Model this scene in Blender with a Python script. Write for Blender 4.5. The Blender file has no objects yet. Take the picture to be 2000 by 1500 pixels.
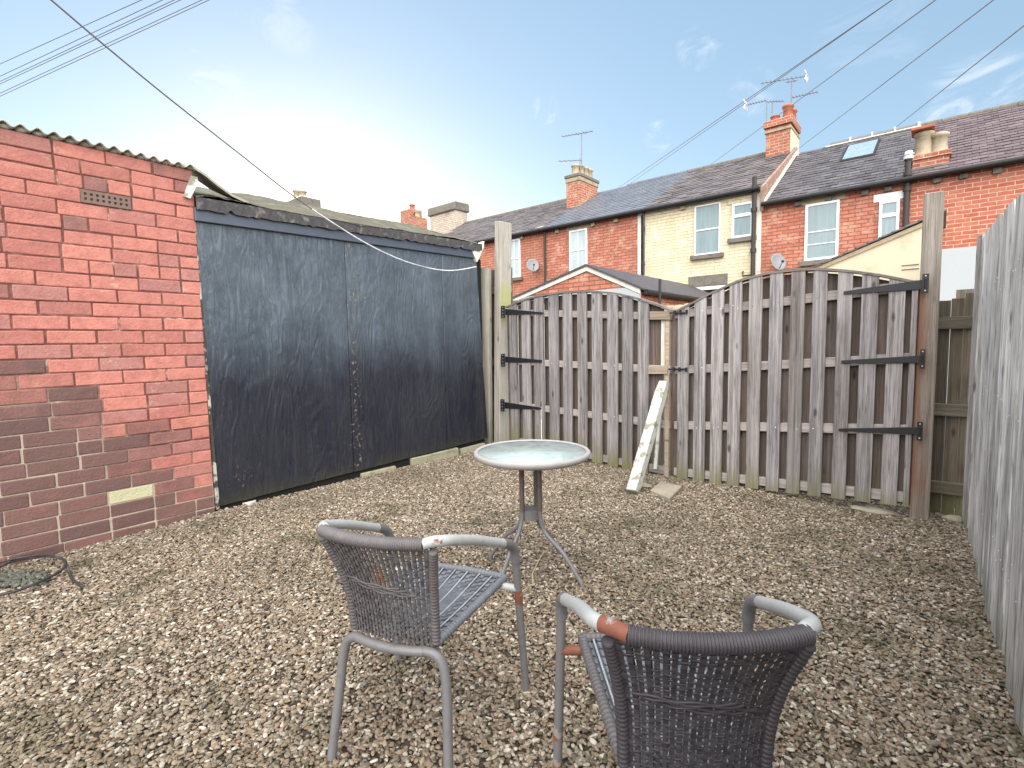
import bpy, math, random
from mathutils import Vector, Matrix
R_ = random.Random(7)
rad = math.radians
sc = bpy.context.scene
COL = sc.collection
# ------------------------------------------------------------------ camera
F, H = 1000.0, 1.25                       # focal length in px of a 2000 px wide frame, eye height
PITCH, ROLL = math.atan(0.08), rad(1.0)
_t = F / math.tan(PITCH)
_dn = Vector((math.tan(ROLL) * _t / F, _t / F, 1.0)).normalized()
_v1 = Vector(((1840 - 1000) / F, (655.3 - 750) / F, 1.0)); _v1 -= _dn * _v1.dot(_dn); _v1.normalize()
_up = -_dn
_x = _v1.cross(_up).normalized()
RM = Matrix((_x, _v1, _up))               # image axes (right, down, forward) -> yard axes
CAM = Vector((0, 0, H))
def ray(px, py): return RM @ Vector(((px - 1000) / F, (py - 750) / F, 1.0))
def on(px, py, P, n):
    d = ray(px, py); n = Vector(n); return CAM + d * ((Vector(P) - CAM).dot(n) / d.dot(n))
def gx(px, py, x): return on(px, py, (x, 0, 0), (1, 0, 0))
def gy(px, py, y): return on(px, py, (0, y, 0), (0, 1, 0))
def gz(px, py, z=0.0): return on(px, py, (0, 0, z), (0, 0, 1))
cd = bpy.data.cameras.new('camera'); cam = bpy.data.objects.new('camera', cd); COL.objects.link(cam)
cd.sensor_width = 36; cd.lens = 18; cd.clip_end = 2000; cd.clip_start = 0.02
c0, c1, c2 = RM.col[0], RM.col[1], RM.col[2]
cam.matrix_world = Matrix(((c0.x, -c1.x, -c2.x, 0), (c0.y, -c1.y, -c2.y, 0), (c0.z, -c1.z, -c2.z, H), (0, 0, 0, 1)))
sc.camera = cam

# ------------------------------------------------------------------ mesh builder
class MB:
    def __init__(s): s.v = []; s.f = []; s.c = []; s.s = []
    def add(s, vs, fs, col=None, smooth=False):
        if col is None: col = (R_.random(), R_.random(), 0)
        o = len(s.v); s.v += [Vector(p) for p in vs]
        for f in fs: s.f.append([o + i for i in f]); s.c.append(col); s.s.append(smooth)
    def hexa(s, p, col=None):              # 8 points: bottom ring 0-3, top ring 4-7
        s.add(p, [(3, 2, 1, 0), (4, 5, 6, 7), (0, 1, 5, 4), (1, 2, 6, 5), (2, 3, 7, 6), (3, 0, 4, 7)], col)
    def box(s, x0, x1, y0, y1, z0, z1, col=None, j=0.0):
        p = [(x0, y0, z0), (x1, y0, z0), (x1, y1, z0), (x0, y1, z0), (x0, y0, z1), (x1, y0, z1), (x1, y1, z1), (x0, y1, z1)]
        if j: p = [tuple(a + R_.uniform(-j, j) for a in q) for q in p]
        s.hexa(p, col)
    def poly(s, a, d, col=None):           # outline a (3D points) extruded by vector d
        n = len(a); a = [Vector(p) for p in a]; d = Vector(d)
        nrm = Vector((0, 0, 0))
        for i in range(n): nrm += a[i].cross(a[(i + 1) % n])
        if nrm.dot(d) > 0: a = a[::-1]
        b = [p + d for p in a]
        s.add(a + b, [tuple(range(n)), tuple(range(2 * n - 1, n - 1, -1))] + [(i, i + n, (i + 1) % n + n, (i + 1) % n) for i in range(n)], col)
    def tube(s, path, r, n=10, col=None, cap=True, closed=False):
        if col is None: col = (R_.random(), R_.random(), 0)
        path = [Vector(p) for p in path]; m = len(path)
        rs = r if isinstance(r, (list, tuple)) else [r] * m
        vs = []; prev = None
        for i, p in enumerate(path):
            a = path[(i - 1) % m] if (closed or i > 0) else p
            b = path[(i + 1) % m] if (closed or i < m - 1) else p
            t = (b - a).normalized()
            if prev is None:
                u = t.orthogonal().normalized()
            else:
                u = prev - t * prev.dot(t); u = u.normalized() if u.length > 1e-6 else t.orthogonal().normalized()
            prev = u; w = t.cross(u)
            for k in range(n):
                an = 2 * math.pi * k / n
                vs.append(p + (u * math.cos(an) + w * math.sin(an)) * rs[i])
        fs = []
        for i in range(m if closed else m - 1):
            i2 = (i + 1) % m
            for k in range(n): fs.append((i * n + k, i * n + (k + 1) % n, i2 * n + (k + 1) % n, i2 * n + k))
        s.add(vs, fs, col, True)
        if cap and not closed:
            s.add(vs[:n], [tuple(range(n - 1, -1, -1))], col); s.add(vs[-n:], [tuple(range(n))], col)
    def lathe(s, prof, c=(0, 0, 0), n=32, col=None):   # prof: (radius, z)
        if col is None: col = (R_.random(), R_.random(), 0)
        vs = []; fs = []; m = len(prof)
        for r, z in prof:
            for k in range(n):
                a = 2 * math.pi * k / n; vs.append((c[0] + r * math.cos(a), c[1] + r * math.sin(a), c[2] + z))
        for i in range(m - 1):
            for k in range(n): fs.append((i * n + k, i * n + (k + 1) % n, (i + 1) * n + (k + 1) % n, (i + 1) * n + k))
        s.add(vs, fs, col, True)
    def blob(s, c, rx, ry, rz, col=None, n=10, m=7, j=0.15):
        vs = []; fs = []
        for i in range(m + 1):
            th = math.pi * i / m
            for k in range(n):
                a = 2 * math.pi * k / n; q = 1 + R_.uniform(-j, j) * (0 < i < m)
                vs.append((c[0] + rx * q * math.sin(th) * math.cos(a), c[1] + ry * q * math.sin(th) * math.sin(a), c[2] + rz * q * math.cos(th)))
        for i in range(m):
            for k in range(n): fs.append((i * n + k, (i + 1) * n + k, (i + 1) * n + (k + 1) % n, i * n + (k + 1) % n))
        s.add(vs, fs, col, True)
    def build(s, name, mat, parent=None, bevel=0, seg=1):
        loc = wloc(parent) if parent is not None else Vector((0, 0, 0))
        me = bpy.data.meshes.new(name)
        me.from_pydata([p - loc for p in s.v], [], s.f)
        me.polygons.foreach_set('use_smooth', s.s)
        ca = me.color_attributes.new('col', 'FLOAT_COLOR', 'CORNER')
        buf = []
        for f, c in zip(s.f, s.c): buf += [c[0], c[1], c[2], 1.0] * len(f)
        ca.data.foreach_set('color', buf)
        me.materials.append(mat); me.update()
        o = bpy.data.objects.new(name, me); COL.objects.link(o)
        if parent is not None: o.parent = parent
        if bevel:
            b = o.modifiers.new('bevel', 'BEVEL'); b.width = bevel; b.segments = seg; b.limit_method = 'ANGLE'; b.angle_limit = rad(40)
        return o
def wloc(o):
    v = Vector((0, 0, 0))
    while o is not None: v += o.location; o = o.parent
    return v
def tag(o, label=None, cat=None, group=None, kind=None):
    if label: o['label'] = label
    if cat: o['category'] = cat
    if group: o['group'] = group
    if kind: o['kind'] = kind
    return o
def thing(name, loc, label, cat, group=None):
    o = bpy.data.objects.new(name, None); COL.objects.link(o); o.location = loc; o.empty_display_size = 0.1
    return tag(o, label, cat, group)
def lerp(a, b, t): return a + (b - a) * t
def interp(pts, x):
    pts = sorted(pts)
    if x <= pts[0][0]: return pts[0][1]
    for (a, b), (c, d) in zip(pts, pts[1:]):
        if x <= c: return b + (d - b) * (x - a) / max(c - a, 1e-9)
    return pts[-1][1]
def smooth_path(pts, n=6):                # Catmull-Rom
    pts = [Vector(p) for p in pts]; out = []
    for i in range(len(pts) - 1):
        p0 = pts[max(i - 1, 0)]; p1 = pts[i]; p2 = pts[i + 1]; p3 = pts[min(i + 2, len(pts) - 1)]
        for k in range(n):
            t = k / n
            out.append(0.5 * ((2 * p1) + (p2 - p0) * t + (2 * p0 - 5 * p1 + 4 * p2 - p3) * t * t + (3 * p1 - p0 - 3 * p2 + p3) * t ** 3))
    out.append(pts[-1]); return out

# ------------------------------------------------------------------ node helpers
class NT:
    def __init__(s, name):
        s.m = bpy.data.materials.new(name); s.m.use_nodes = True; s.t = s.m.node_tree
        s.b = s.t.nodes['Principled BSDF']; s.b.inputs['Roughness'].default_value = 0.8
        s.b.inputs['Specular IOR Level'].default_value = 0.3
    def n(s, ty, **kw):
        nd = s.t.nodes.new(ty)
        for k, v in kw.items():
            if k.startswith('i_'): nd.inputs[k[2:].replace('_', ' ')].default_value = v
            else: setattr(nd, k, v)
        return nd
    def l(s, a, b): s.t.links.new(a, b)
    def coord(s, scale=(1, 1, 1), kind='Object', rot=(0, 0, 0), offs=True):
        tc = s.n('ShaderNodeTexCoord'); v = tc.outputs[kind]
        if offs:
            at = s.n('ShaderNodeAttribute', attribute_name='col')
            sc_ = s.n('ShaderNodeVectorMath', operation='SCALE'); sc_.inputs['Scale'].default_value = 37.0
            s.l(at.outputs['Color'], sc_.inputs[0])
            ad = s.n('ShaderNodeVectorMath', operation='ADD'); s.l(v, ad.inputs[0]); s.l(sc_.outputs[0], ad.inputs[1]); v = ad.outputs[0]
        mp = s.n('ShaderNodeMapping'); mp.inputs['Scale'].default_value = scale; mp.inputs['Rotation'].default_value = rot
        s.l(v, mp.inputs['Vector']); return mp.outputs[0]
    def noise(s, vec, scale=5, detail=4, rough=0.55, dist=0.0):
        nd = s.n('ShaderNodeTexNoise'); nd.inputs['Scale'].default_value = scale; nd.inputs['Detail'].default_value = detail
        nd.inputs['Roughness'].default_value = rough; nd.inputs['Distortion'].default_value = dist
        s.l(vec, nd.inputs['Vector']); return nd.outputs['Fac']
    def ramp(s, fac, stops, interp='LINEAR'):
        r = s.n('ShaderNodeValToRGB'); r.color_ramp.interpolation = interp; e = r.color_ramp.elements
        while len(e) < len(stops): e.new(0.5)
        for el, (p, c) in zip(e, stops):
            el.position = p; el.color = (c, c, c, 1) if not isinstance(c, tuple) else (*c, 1)
        s.l(fac, r.inputs['Fac']); return r.outputs['Color']
    def mix(s, fac, a, b, mode='MIX'):
        m = s.n('ShaderNodeMix', data_type='RGBA', blend_type=mode)
        for sock, v in ((m.inputs[0], fac), (m.inputs[6], a), (m.inputs[7], b)):
            if hasattr(v, 'is_linked') or hasattr(v, 'node'): s.l(v, sock)
            elif isinstance(v, tuple): sock.default_value = (*v, 1)
            else: sock.default_value = v
        return m.outputs[2]
    def math(s, op, a, b=0.0, clamp=False):
        m = s.n('ShaderNodeMath', operation=op); m.use_clamp = clamp
        for sock, v in ((m.inputs[0], a), (m.inputs[1], b)):
            if hasattr(v, 'node'): s.l(v, sock)
            else: sock.default_value = v
        return m.outputs[0]
    def xyz(s, vec):
        x = s.n('ShaderNodeSeparateXYZ'); s.l(vec, x.inputs[0]); return x.outputs
    def attr(s, name='col'):
        a = s.n('ShaderNodeAttribute', attribute_name=name); x = s.n('ShaderNodeSeparateColor'); s.l(a.outputs['Color'], x.inputs[0]); return x.outputs
    def bump(s, h, strength=0.5, dist=0.01, prev=None):
        b = s.n('ShaderNodeBump'); b.inputs['Strength'].default_value = strength; b.inputs['Distance'].default_value = dist
        s.l(h, b.inputs['Height'])
        if prev is not None: s.l(prev, b.inputs['Normal'])
        s.l(b.outputs[0], s.b.inputs['Normal']); return b.outputs[0]
    def out(s, color=None, rough=None):
        if color is not None: s.l(color, s.b.inputs['Base Color'])
        if rough is not None:
            if hasattr(rough, 'node'): s.l(rough, s.b.inputs['Roughness'])
            else: s.b.inputs['Roughness'].default_value = rough
        return s.m

def wood(name, dark, light, axis='z', algae=0.0, alz=0.4, alcol=(0.10, 0.11, 0.03), rust=False, streak=0.5, special=(0.7, 0.68, 0.62), weather=0.0, side_algae=False, big=42, lo=1.0):
    t = NT(name)
    sc_ = {'z': (big, big, lo), 'x': (lo, big, big), 'y': (big, lo, big)}[axis]
    v = t.coord(sc_)
    g1 = t.noise(v, 1.0, 6, 0.65, 0.6)
    v2 = t.coord(tuple(a * 5 for a in sc_)); g2 = t.noise(v2, 1.0, 3, 0.6)
    at = t.attr()
    c = t.mix(t.ramp(g1, [(0.34, 0.0), (0.62, 1.0)]), dark, light)
    c = t.mix(t.math('MULTIPLY', t.ramp(g2, [(0.50, 0.0), (0.64, 1.0)]), streak), c, tuple(a * 0.30 for a in dark))
    val = t.math('ADD', t.math('MULTIPLY', at[0], 0.55), 0.72)
    hs = t.n('ShaderNodeHueSaturation'); t.l(c, hs.inputs['Color']); t.l(val, hs.inputs['Value'])
    hs.inputs['Saturation'].default_value = 1.0; c = hs.outputs[0]
    c = t.mix(t.math('MULTIPLY', at[1], 0.16), c, (0.26, 0.19, 0.12), 'MIX')
    # knots
    vk = t.coord({'z': (9, 9, 3.2), 'x': (3.2, 9, 9), 'y': (9, 3.2, 9)}[axis])
    vo = t.n('ShaderNodeTexVoronoi'); vo.inputs['Scale'].default_value = 1.0; vo.inputs['Randomness'].default_value = 1.0; t.l(vk, vo.inputs['Vector'])
    kn = t.ramp(vo.outputs['Distance'], [(0.06, 1.0), (0.15, 0.0)])
    c = t.mix(t.math('MULTIPLY', kn, 0.8), c, tuple(a * 0.28 for a in dark))
    # pale weathered patches
    pz = t.noise(t.coord((3, 3, 1.2)), 1.0, 5, 0.6)
    c = t.mix(t.math('MULTIPLY', t.ramp(pz, [(0.50, 0.0), (0.75, 1.0)]), 0.35 + weather), c, tuple(min(1, a * 1.35) for a in light))
    if algae:
        z = t.xyz(t.coord((1, 1, 1), offs=False))[2]
        nz = t.noise(t.coord((7, 7, 2.2), offs=True), 1.0, 4)
        h = t.math('ADD', t.math('DIVIDE', z, alz), t.math('MULTIPLY', nz, 1.4))
        m = t.ramp(t.math('MULTIPLY', h, 0.5), [(0.30, 1.0), (0.72, 0.0)])
        c = t.mix(t.math('MULTIPLY', m, algae), c, alcol)
    if rust:
        x, y, z = t.xyz(t.coord((1, 1, 1), offs=False))[:3]
        nz = t.noise(t.coord((14, 14, 1.6), offs=False), 1.0, 4)
        side = t.ramp(t.math('ADD', t.math('MULTIPLY', x, -7.0), t.math('MULTIPLY', nz, 1.1)), [(0.30, 0.0), (0.85, 1.0)])
        up = t.ramp(t.math('MULTIPLY', z, 0.5), [(0.05, 0.25), (0.12, 1.0), (0.76, 1.0), (0.82, 0.0)])
        c = t.mix(t.math('MULTIPLY', t.math('MULTIPLY', side, up), 0.75), c, (0.20, 0.075, 0.035))
    if side_algae:
        ge = t.n('ShaderNodeNewGeometry'); nx2 = t.xyz(ge.outputs['Normal'])[0]; z = t.xyz(t.coord((1, 1, 1), offs=False))[2]
        fm = t.ramp(nx2, [(0.5, 0.0), (0.7, 1.0)])
        c = t.mix(t.math('MULTIPLY', fm, 0.35), c, (0.40, 0.39, 0.33))
        hz = t.math('ADD', t.math('MULTIPLY', z, 0.4), t.math('MULTIPLY', t.noise(t.coord((20, 20, 3), offs=False), 1.0, 3), 0.08))
        c = t.mix(t.math('MULTIPLY', fm, t.ramp(hz, [(0.60, 0.0), (0.68, 0.85), (0.78, 0.8), (0.84, 0.0)])), c, (0.30, 0.31, 0.12))
    c = t.mix(at[2], c, special)
    hgt = t.math('ADD', t.math('MULTIPLY', g1, 0.6), t.math('ADD', t.math('MULTIPLY', g2, 0.5), t.math('MULTIPLY', kn, -0.4)))
    t.bump(hgt, 0.55, 0.006)
    return t.out(c, 0.85)

def plain(name, col, rough=0.7, var=0.25, scale=30, metallic=0.0, bump=0.15, spec=0.3, dirt=None, dirtscale=4, dirtlo=0.5, dirthi=0.75, dirtfac=0.8):
    t = NT(name); v = t.coord((1, 1, 1)); nz = t.noise(v, scale, 5)
    c = t.mix(nz, tuple(a * (1 - var) for a in col), tuple(min(1, a * (1 + var)) for a in col))
    if dirt:
        nd = t.noise(v, dirtscale, 6, 0.65)
        c = t.mix(t.math('MULTIPLY', t.ramp(nd, [(dirtlo, 0.0), (dirthi, 1.0)]), dirtfac), c, dirt)
    t.b.inputs['Metallic'].default_value = metallic; t.b.inputs['Specular IOR Level'].default_value = spec
    if bump: t.bump(nz, bump, 0.004)
    return t.out(c, rough)

def housebrick(name, c1, c2, mortar, mort=0.010, stain=(0.12, 0.09, 0.07), stainfac=0.35, pale=None, palefac=0.0, bumpd=0.012):
    t = NT(name); x, y, z = t.xyz(t.coord((1, 1, 1), offs=False))[:3]
    cx = t.n('ShaderNodeCombineXYZ'); t.l(t.math('ADD', x, y), cx.inputs[0]); t.l(z, cx.inputs[1])
    # wobble
    nz = t.n('ShaderNodeTexNoise'); nz.inputs['Scale'].default_value = 6; t.l(cx.outputs[0], nz.inputs['Vector'])
    wob = t.n('ShaderNodeVectorMath', operation='MULTIPLY_ADD'); wob.inputs[1].default_value = (0.012, 0.012, 0); 
    t.l(nz.outputs['Color'], wob.inputs[0]); t.l(cx.outputs[0], wob.inputs[2])
    b = t.n('ShaderNodeTexBrick'); b.offset = 0.5
    b.inputs['Scale'].default_value = 1.0; b.inputs['Brick Width'].default_value = 0.245; b.inputs['Row Height'].default_value = 0.084
    b.inputs['Mortar Size'].default_value = mort; b.inputs['Mortar Smooth'].default_value = 0.3; b.inputs['Bias'].default_value = -0.1
    b.inputs['Color1'].default_value = (*c1, 1); b.inputs['Color2'].default_value = (*c2, 1); b.inputs['Mortar'].default_value = (*mortar, 1)
    t.l(wob.outputs[0], b.inputs['Vector'])
    n1 = t.noise(cx.outputs[0], 11, 5, 0.7); n2 = t.noise(cx.outputs[0], 1.1, 5, 0.6); n3 = t.noise(cx.outputs[0], 40, 3)
    c = t.mix(t.ramp(n1, [(0.35, 0.35), (0.65, 0.0)]), b.outputs['Color'], tuple(a * 0.5 for a in c1))
    c = t.mix(t.math('MULTIPLY', t.ramp(n2, [(0.5, 0.0), (0.72, 1.0)]), stainfac), c, stain)
    if pale:
        n4 = t.noise(cx.outputs[0], 3.1, 6, 0.7)
        c = t.mix(t.math('MULTIPLY', t.ramp(n4, [(0.52, 0.0), (0.66, 1.0)]), palefac), c, pale)
    h = t.math('ADD', t.math('MULTIPLY', b.outputs['Fac'], -1.0), t.math('MULTIPLY', n3, 0.4))
    t.bump(h, 0.9, bumpd)
    return t.out(c, 0.85)

def slate(name, c1, c2, moss=(0.16, 0.15, 0.08), mossfac=0.3, rough=0.6):
    t = NT(name); at = t.attr(); v = t.coord((1, 1, 1), offs=False)
    c = t.mix(at[0], c1, c2)
    n = t.noise(v, 1.6, 6, 0.7); n2 = t.noise(v, 22, 4)
    c = t.mix(t.math('MULTIPLY', t.ramp(n, [(0.48, 0.0), (0.7, 1.0)]), mossfac), c, moss)
    c = t.mix(t.math('MULTIPLY', t.ramp(n2, [(0.5, 0.0), (0.7, 1.0)]), 0.4), c, tuple(a * 1.7 for a in c2))
    c = t.mix(at[2], c, (0.45, 0.44, 0.42))
    t.bump(n2, 0.3, 0.006)
    return t.out(c, rough)

# ------------------------------------------------------------------ materials
M = {}
M['gate'] = wood('gate_wood', (0.128, 0.117, 0.119), (0.355, 0.337, 0.343), algae=0.9, alz=0.30, streak=0.65, alcol=(0.17, 0.17, 0.06))
M['gate_mossy'] = wood('mossy_gate_wood', (0.128, 0.117, 0.119), (0.355, 0.337, 0.343), algae=0.95, alz=0.42, streak=0.65, alcol=(0.17, 0.165, 0.05))
M['gate_back'] = wood('gate_back_wood', (0.075, 0.058, 0.050), (0.16, 0.128, 0.115), algae=0.55, alz=0.35, streak=0.4)
M['gate_rail'] = wood('gate_rail_wood', (0.24, 0.21, 0.20), (0.40, 0.36, 0.345), axis='x', streak=0.3)
M['gate_new'] = wood('pale_timber', (0.27, 0.215, 0.16), (0.44, 0.37, 0.295), axis='x', streak=0.2)
M['post'] = wood('post_wood', (0.17, 0.155, 0.14), (0.36, 0.335, 0.305), algae=0.4, alz=0.3, side_algae=True)
M['post_rust'] = wood('rusty_post_wood', (0.21, 0.18, 0.155), (0.36, 0.325, 0.29), algae=0.0, rust=True)
M['post_pale'] = wood('pale_plank_wood', (0.42, 0.40, 0.33), (0.62, 0.60, 0.52), streak=0.35, algae=0.5, alz=0.5)
M['fence'] = wood('silver_fence_wood', (0.34, 0.33, 0.32), (0.72, 0.70, 0.68), big=20, streak=0.8, algae=0.45, alz=0.22, weather=0.25, special=(0.85, 0.85, 0.82))
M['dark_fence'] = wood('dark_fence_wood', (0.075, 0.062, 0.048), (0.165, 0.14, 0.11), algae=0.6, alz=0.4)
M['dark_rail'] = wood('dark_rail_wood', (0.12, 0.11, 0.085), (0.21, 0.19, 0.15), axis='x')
M['iron'] = plain('black_iron', (0.012, 0.012, 0.015), 0.45, 0.4, 60, spec=0.5)
M['bolt'] = plain('zinc', (0.5, 0.5, 0.48), 0.4, metallic=0.6)
M['lichen_post'] = plain('lichened_white_post', (0.50, 0.52, 0.48), 0.85, 0.2, 35, bump=0.7, dirt=(0.20, 0.175, 0.13), dirtscale=11, dirtlo=0.55, dirthi=0.60, dirtfac=0.8)
M['white_timber'] = plain('flaking_white_paint', (0.62, 0.64, 0.60), 0.7, 0.12, 25, bump=0.5, dirt=(0.16, 0.14, 0.11), dirtscale=16, dirtlo=0.56, dirthi=0.66, dirtfac=0.85)
M['concrete'] = plain('pale_concrete', (0.33, 0.295, 0.23), 0.9, 0.2, 40, bump=0.4, dirt=(0.2, 0.17, 0.12), dirtscale=7)
M['mossy_stone'] = plain('mossy_stone', (0.30, 0.29, 0.21), 0.9, 0.25, 25, bump=0.5, dirt=(0.12, 0.13, 0.05), dirtscale=8)
M['moss'] = plain('moss_rubble', (0.085, 0.088, 0.070), 0.95, 0.6, 60, bump=1.0, dirt=(0.24, 0.235, 0.20), dirtscale=30)
M['cable'] = plain('black_rubber', (0.035, 0.033, 0.034), 0.55, 0.3, 40, dirt=(0.14, 0.13, 0.12), dirtscale=10)
M['twig'] = plain('dry_twig', (0.42, 0.34, 0.22), 0.8)
M['wire'] = plain('grey_wire', (0.15, 0.14, 0.16), 0.6)
M['wire_pale'] = plain('pale_wire', (0.72, 0.73, 0.75), 0.5, dirt=(0.2, 0.2, 0.2))
M['lead'] = plain('lead', (0.16, 0.16, 0.17), 0.6)
M['gutter'] = plain('black_gutter', (0.018, 0.017, 0.018), 0.5)
M['pipe'] = plain('dark_pipe', (0.05, 0.042, 0.04), 0.6)
M['sandstone'] = plain('sandstone', (0.38, 0.31, 0.21), 0.9, 0.25, 20, bump=0.4, dirt=(0.12, 0.11, 0.09), dirtscale=5)
M['dark_stone'] = plain('sooty_stone', (0.17, 0.155, 0.13), 0.9, 0.3, 20, bump=0.4, dirt=(0.06, 0.06, 0.05), dirtscale=6)
M['upvc'] = plain('white_window_frame', (0.80, 0.80, 0.79), 0.4, 0.05, 20, bump=0, spec=0.5)
M['render_cream'] = plain('cream_render', (0.58, 0.52, 0.38), 0.9, 0.08, 60, bump=0.2, dirt=(0.36, 0.27, 0.16), dirtscale=2.2, dirtlo=0.56, dirthi=0.8, dirtfac=0.7)
M['render_white'] = plain('white_render', (0.43, 0.45, 0.46), 0.9, 0.06, 60, bump=0.2, dirt=(0.5, 0.48, 0.42), dirtscale=3, dirtlo=0.6, dirthi=0.85)
M['trim_white'] = plain('old_white_trim', (0.68, 0.66, 0.58), 0.85, 0.12, 20, bump=0.3, dirt=(0.35, 0.24, 0.16), dirtscale=5, dirtlo=0.55, dirthi=0.75)
M['pot_buff'] = plain('buff_clay', (0.40, 0.335, 0.24), 0.85, 0.2, 12, dirt=(0.2, 0.15, 0.1), dirtscale=5)
M['pot_red'] = plain('red_clay', (0.40, 0.14, 0.085), 0.85, 0.25, 12, dirt=(0.12, 0.07, 0.05), dirtscale=5)
M['dish'] = plain('grey_dish', (0.24, 0.25, 0.26), 0.5, 0.15, 20)
M['metal_thin'] = plain('aerial_metal', (0.22, 0.21, 0.22), 0.5, metallic=0.3)
M['white_plastic'] = plain('white_plastic', (0.75, 0.75, 0.75), 0.5)
M['red_brick'] = housebrick('red_house_brick', (0.49, 0.165, 0.108), (0.61, 0.25, 0.168), (0.20, 0.115, 0.085), 0.010, pale=(0.66, 0.40, 0.28), palefac=0.30)
M['red_brick_old'] = housebrick('weathered_house_brick', (0.48, 0.155, 0.10), (0.61, 0.25, 0.168), (0.22, 0.13, 0.095), 0.011, pale=(0.66, 0.44, 0.33), palefac=0.55)
M['red_brick_white'] = housebrick('pointed_house_brick', (0.42, 0.115, 0.07), (0.55, 0.20, 0.125), (0.60, 0.40, 0.31), 0.012, stainfac=0.12)
M['cream_brick'] = housebrick('cream_painted_brick', (0.72, 0.62, 0.42), (0.76, 0.68, 0.50), (0.52, 0.42, 0.28), 0.006, stain=(0.50, 0.36, 0.17), stainfac=0.35, pale=(0.80, 0.76, 0.66), palefac=0.45, bumpd=0.008)
M['chim_brick'] = housebrick('chimney_brick', (0.38, 0.10, 0.055), (0.48, 0.16, 0.09), (0.52, 0.38, 0.28), 0.014, pale=(0.62, 0.54, 0.44), palefac=0.35)
M['chim_white'] = housebrick('lime_washed_brick', (0.55, 0.47, 0.38), (0.66, 0.60, 0.51), (0.44, 0.36, 0.27), 0.012, pale=(0.45, 0.2, 0.12), palefac=0.4)
M['slate_old'] = slate('old_slate', (0.076, 0.066, 0.071), (0.166, 0.146, 0.151), mossfac=0.35)
M['slate_new'] = slate('new_slate', (0.119, 0.129, 0.151), (0.168, 0.179, 0.207), mossfac=0.0, rough=0.42)
M['slate_dark'] = slate('dark_tile', (0.058, 0.055, 0.063), (0.126, 0.116, 0.126), mossfac=0.15)
M['slate_purple'] = slate('purple_tile', (0.086, 0.063, 0.068), (0.151, 0.116, 0.126), mossfac=0.12)
M['felt'] = plain('dark_roof_felt', (0.065, 0.063, 0.066), 0.85, 0.5, 40, bump=1.0, dirt=(0.30, 0.29, 0.24), dirtscale=14, dirtlo=0.55, dirthi=0.68, dirtfac=0.5)
M['felt_moss'] = plain('mossy_roof_felt', (0.105, 0.098, 0.072), 0.95, 0.35, 30, bump=0.8, dirt=(0.19, 0.185, 0.145), dirtscale=5, dirtlo=0.48, dirthi=0.7)
M['asbestos'] = plain('corrugated_cement', (0.33, 0.31, 0.25), 0.95, 0.3, 30, bump=0.5, dirt=(0.34, 0.33, 0.29), dirtscale=6)
def glass_mat(name, col, rough=0.06):
    t = NT(name); n = t.noise(t.coord((7, 7, 0.6)), 1.5, 3)
    t.b.inputs['Specular IOR Level'].default_value = 0.9
    return t.out(t.mix(n, tuple(a * 0.55 for a in col), tuple(a * 1.15 for a in col)), rough)
M['pane'] = glass_mat('window_glass', (0.22, 0.30, 0.32), 0.05)
M['pane_lace'] = glass_mat('curtained_glass', (0.50, 0.58, 0.60), 0.15)
M['pane_sky'] = glass_mat('skylight_glass', (0.30, 0.40, 0.50), 0.04)
M['void'] = plain('dark_opening', (0.012, 0.011, 0.010), 0.9)

# near brick wall
def near_brick():
    t = NT('painted_red_brick'); at = t.attr(); v = t.coord((1, 1, 1), offs=False); x, y, z = t.xyz(v)[:3]
    vo = t.coord((1, 1, 1)); n1 = t.noise(vo, 16, 8, 0.72); n2 = t.noise(vo, 70, 4); nb = t.noise(v, 1.7, 3, 0.5)
    c = t.mix(at[0], (0.37, 0.140, 0.115), (0.52, 0.205, 0.160))
    c = t.mix(t.math('MULTIPLY', t.ramp(at[1], [(0.78, 0.0), (0.86, 1.0)]), 0.6), c, (0.30, 0.155, 0.145))
    c = t.mix(t.math('MULTIPLY', t.ramp(n1, [(0.45, 0.0), (0.66, 1.0)]), 0.55), c, (0.27, 0.095, 0.08))
    c = t.mix(t.math('MULTIPLY', t.ramp(n2, [(0.55, 0.0), (0.75, 1.0)]), 0.30), c, (0.60, 0.29, 0.24))
    n5 = t.noise(v, 5, 7, 0.75)
    c = t.mix(t.math('MULTIPLY', t.ramp(n5, [(0.60, 0.0), (0.68, 1.0)]), 0.55), c, (0.56, 0.40, 0.34))
    n6 = t.noise(v, 2.3, 5, 0.6)
    c = t.mix(t.math('MULTIPLY', t.ramp(n6, [(0.50, 0.0), (0.70, 1.0)]), 0.30), c, (0.25, 0.09, 0.075))
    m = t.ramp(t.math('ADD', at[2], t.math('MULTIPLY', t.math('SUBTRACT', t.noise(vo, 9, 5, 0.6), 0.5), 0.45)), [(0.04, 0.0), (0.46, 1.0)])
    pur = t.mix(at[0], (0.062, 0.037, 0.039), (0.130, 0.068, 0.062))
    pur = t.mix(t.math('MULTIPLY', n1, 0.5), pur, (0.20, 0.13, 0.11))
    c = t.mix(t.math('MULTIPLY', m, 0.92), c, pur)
    c = t.mix(t.ramp(at[2], [(0.8, 0.0), (0.9, 1.0)]), c, t.mix(n1, (0.52, 0.49, 0.34), (0.36, 0.36, 0.20)))
    t.bump(t.math('ADD', t.math('MULTIPLY', n1, 0.9), t.math('MULTIPLY', n2, 0.5)), 0.9, 0.009)
    return t.out(c, 0.75)
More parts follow.
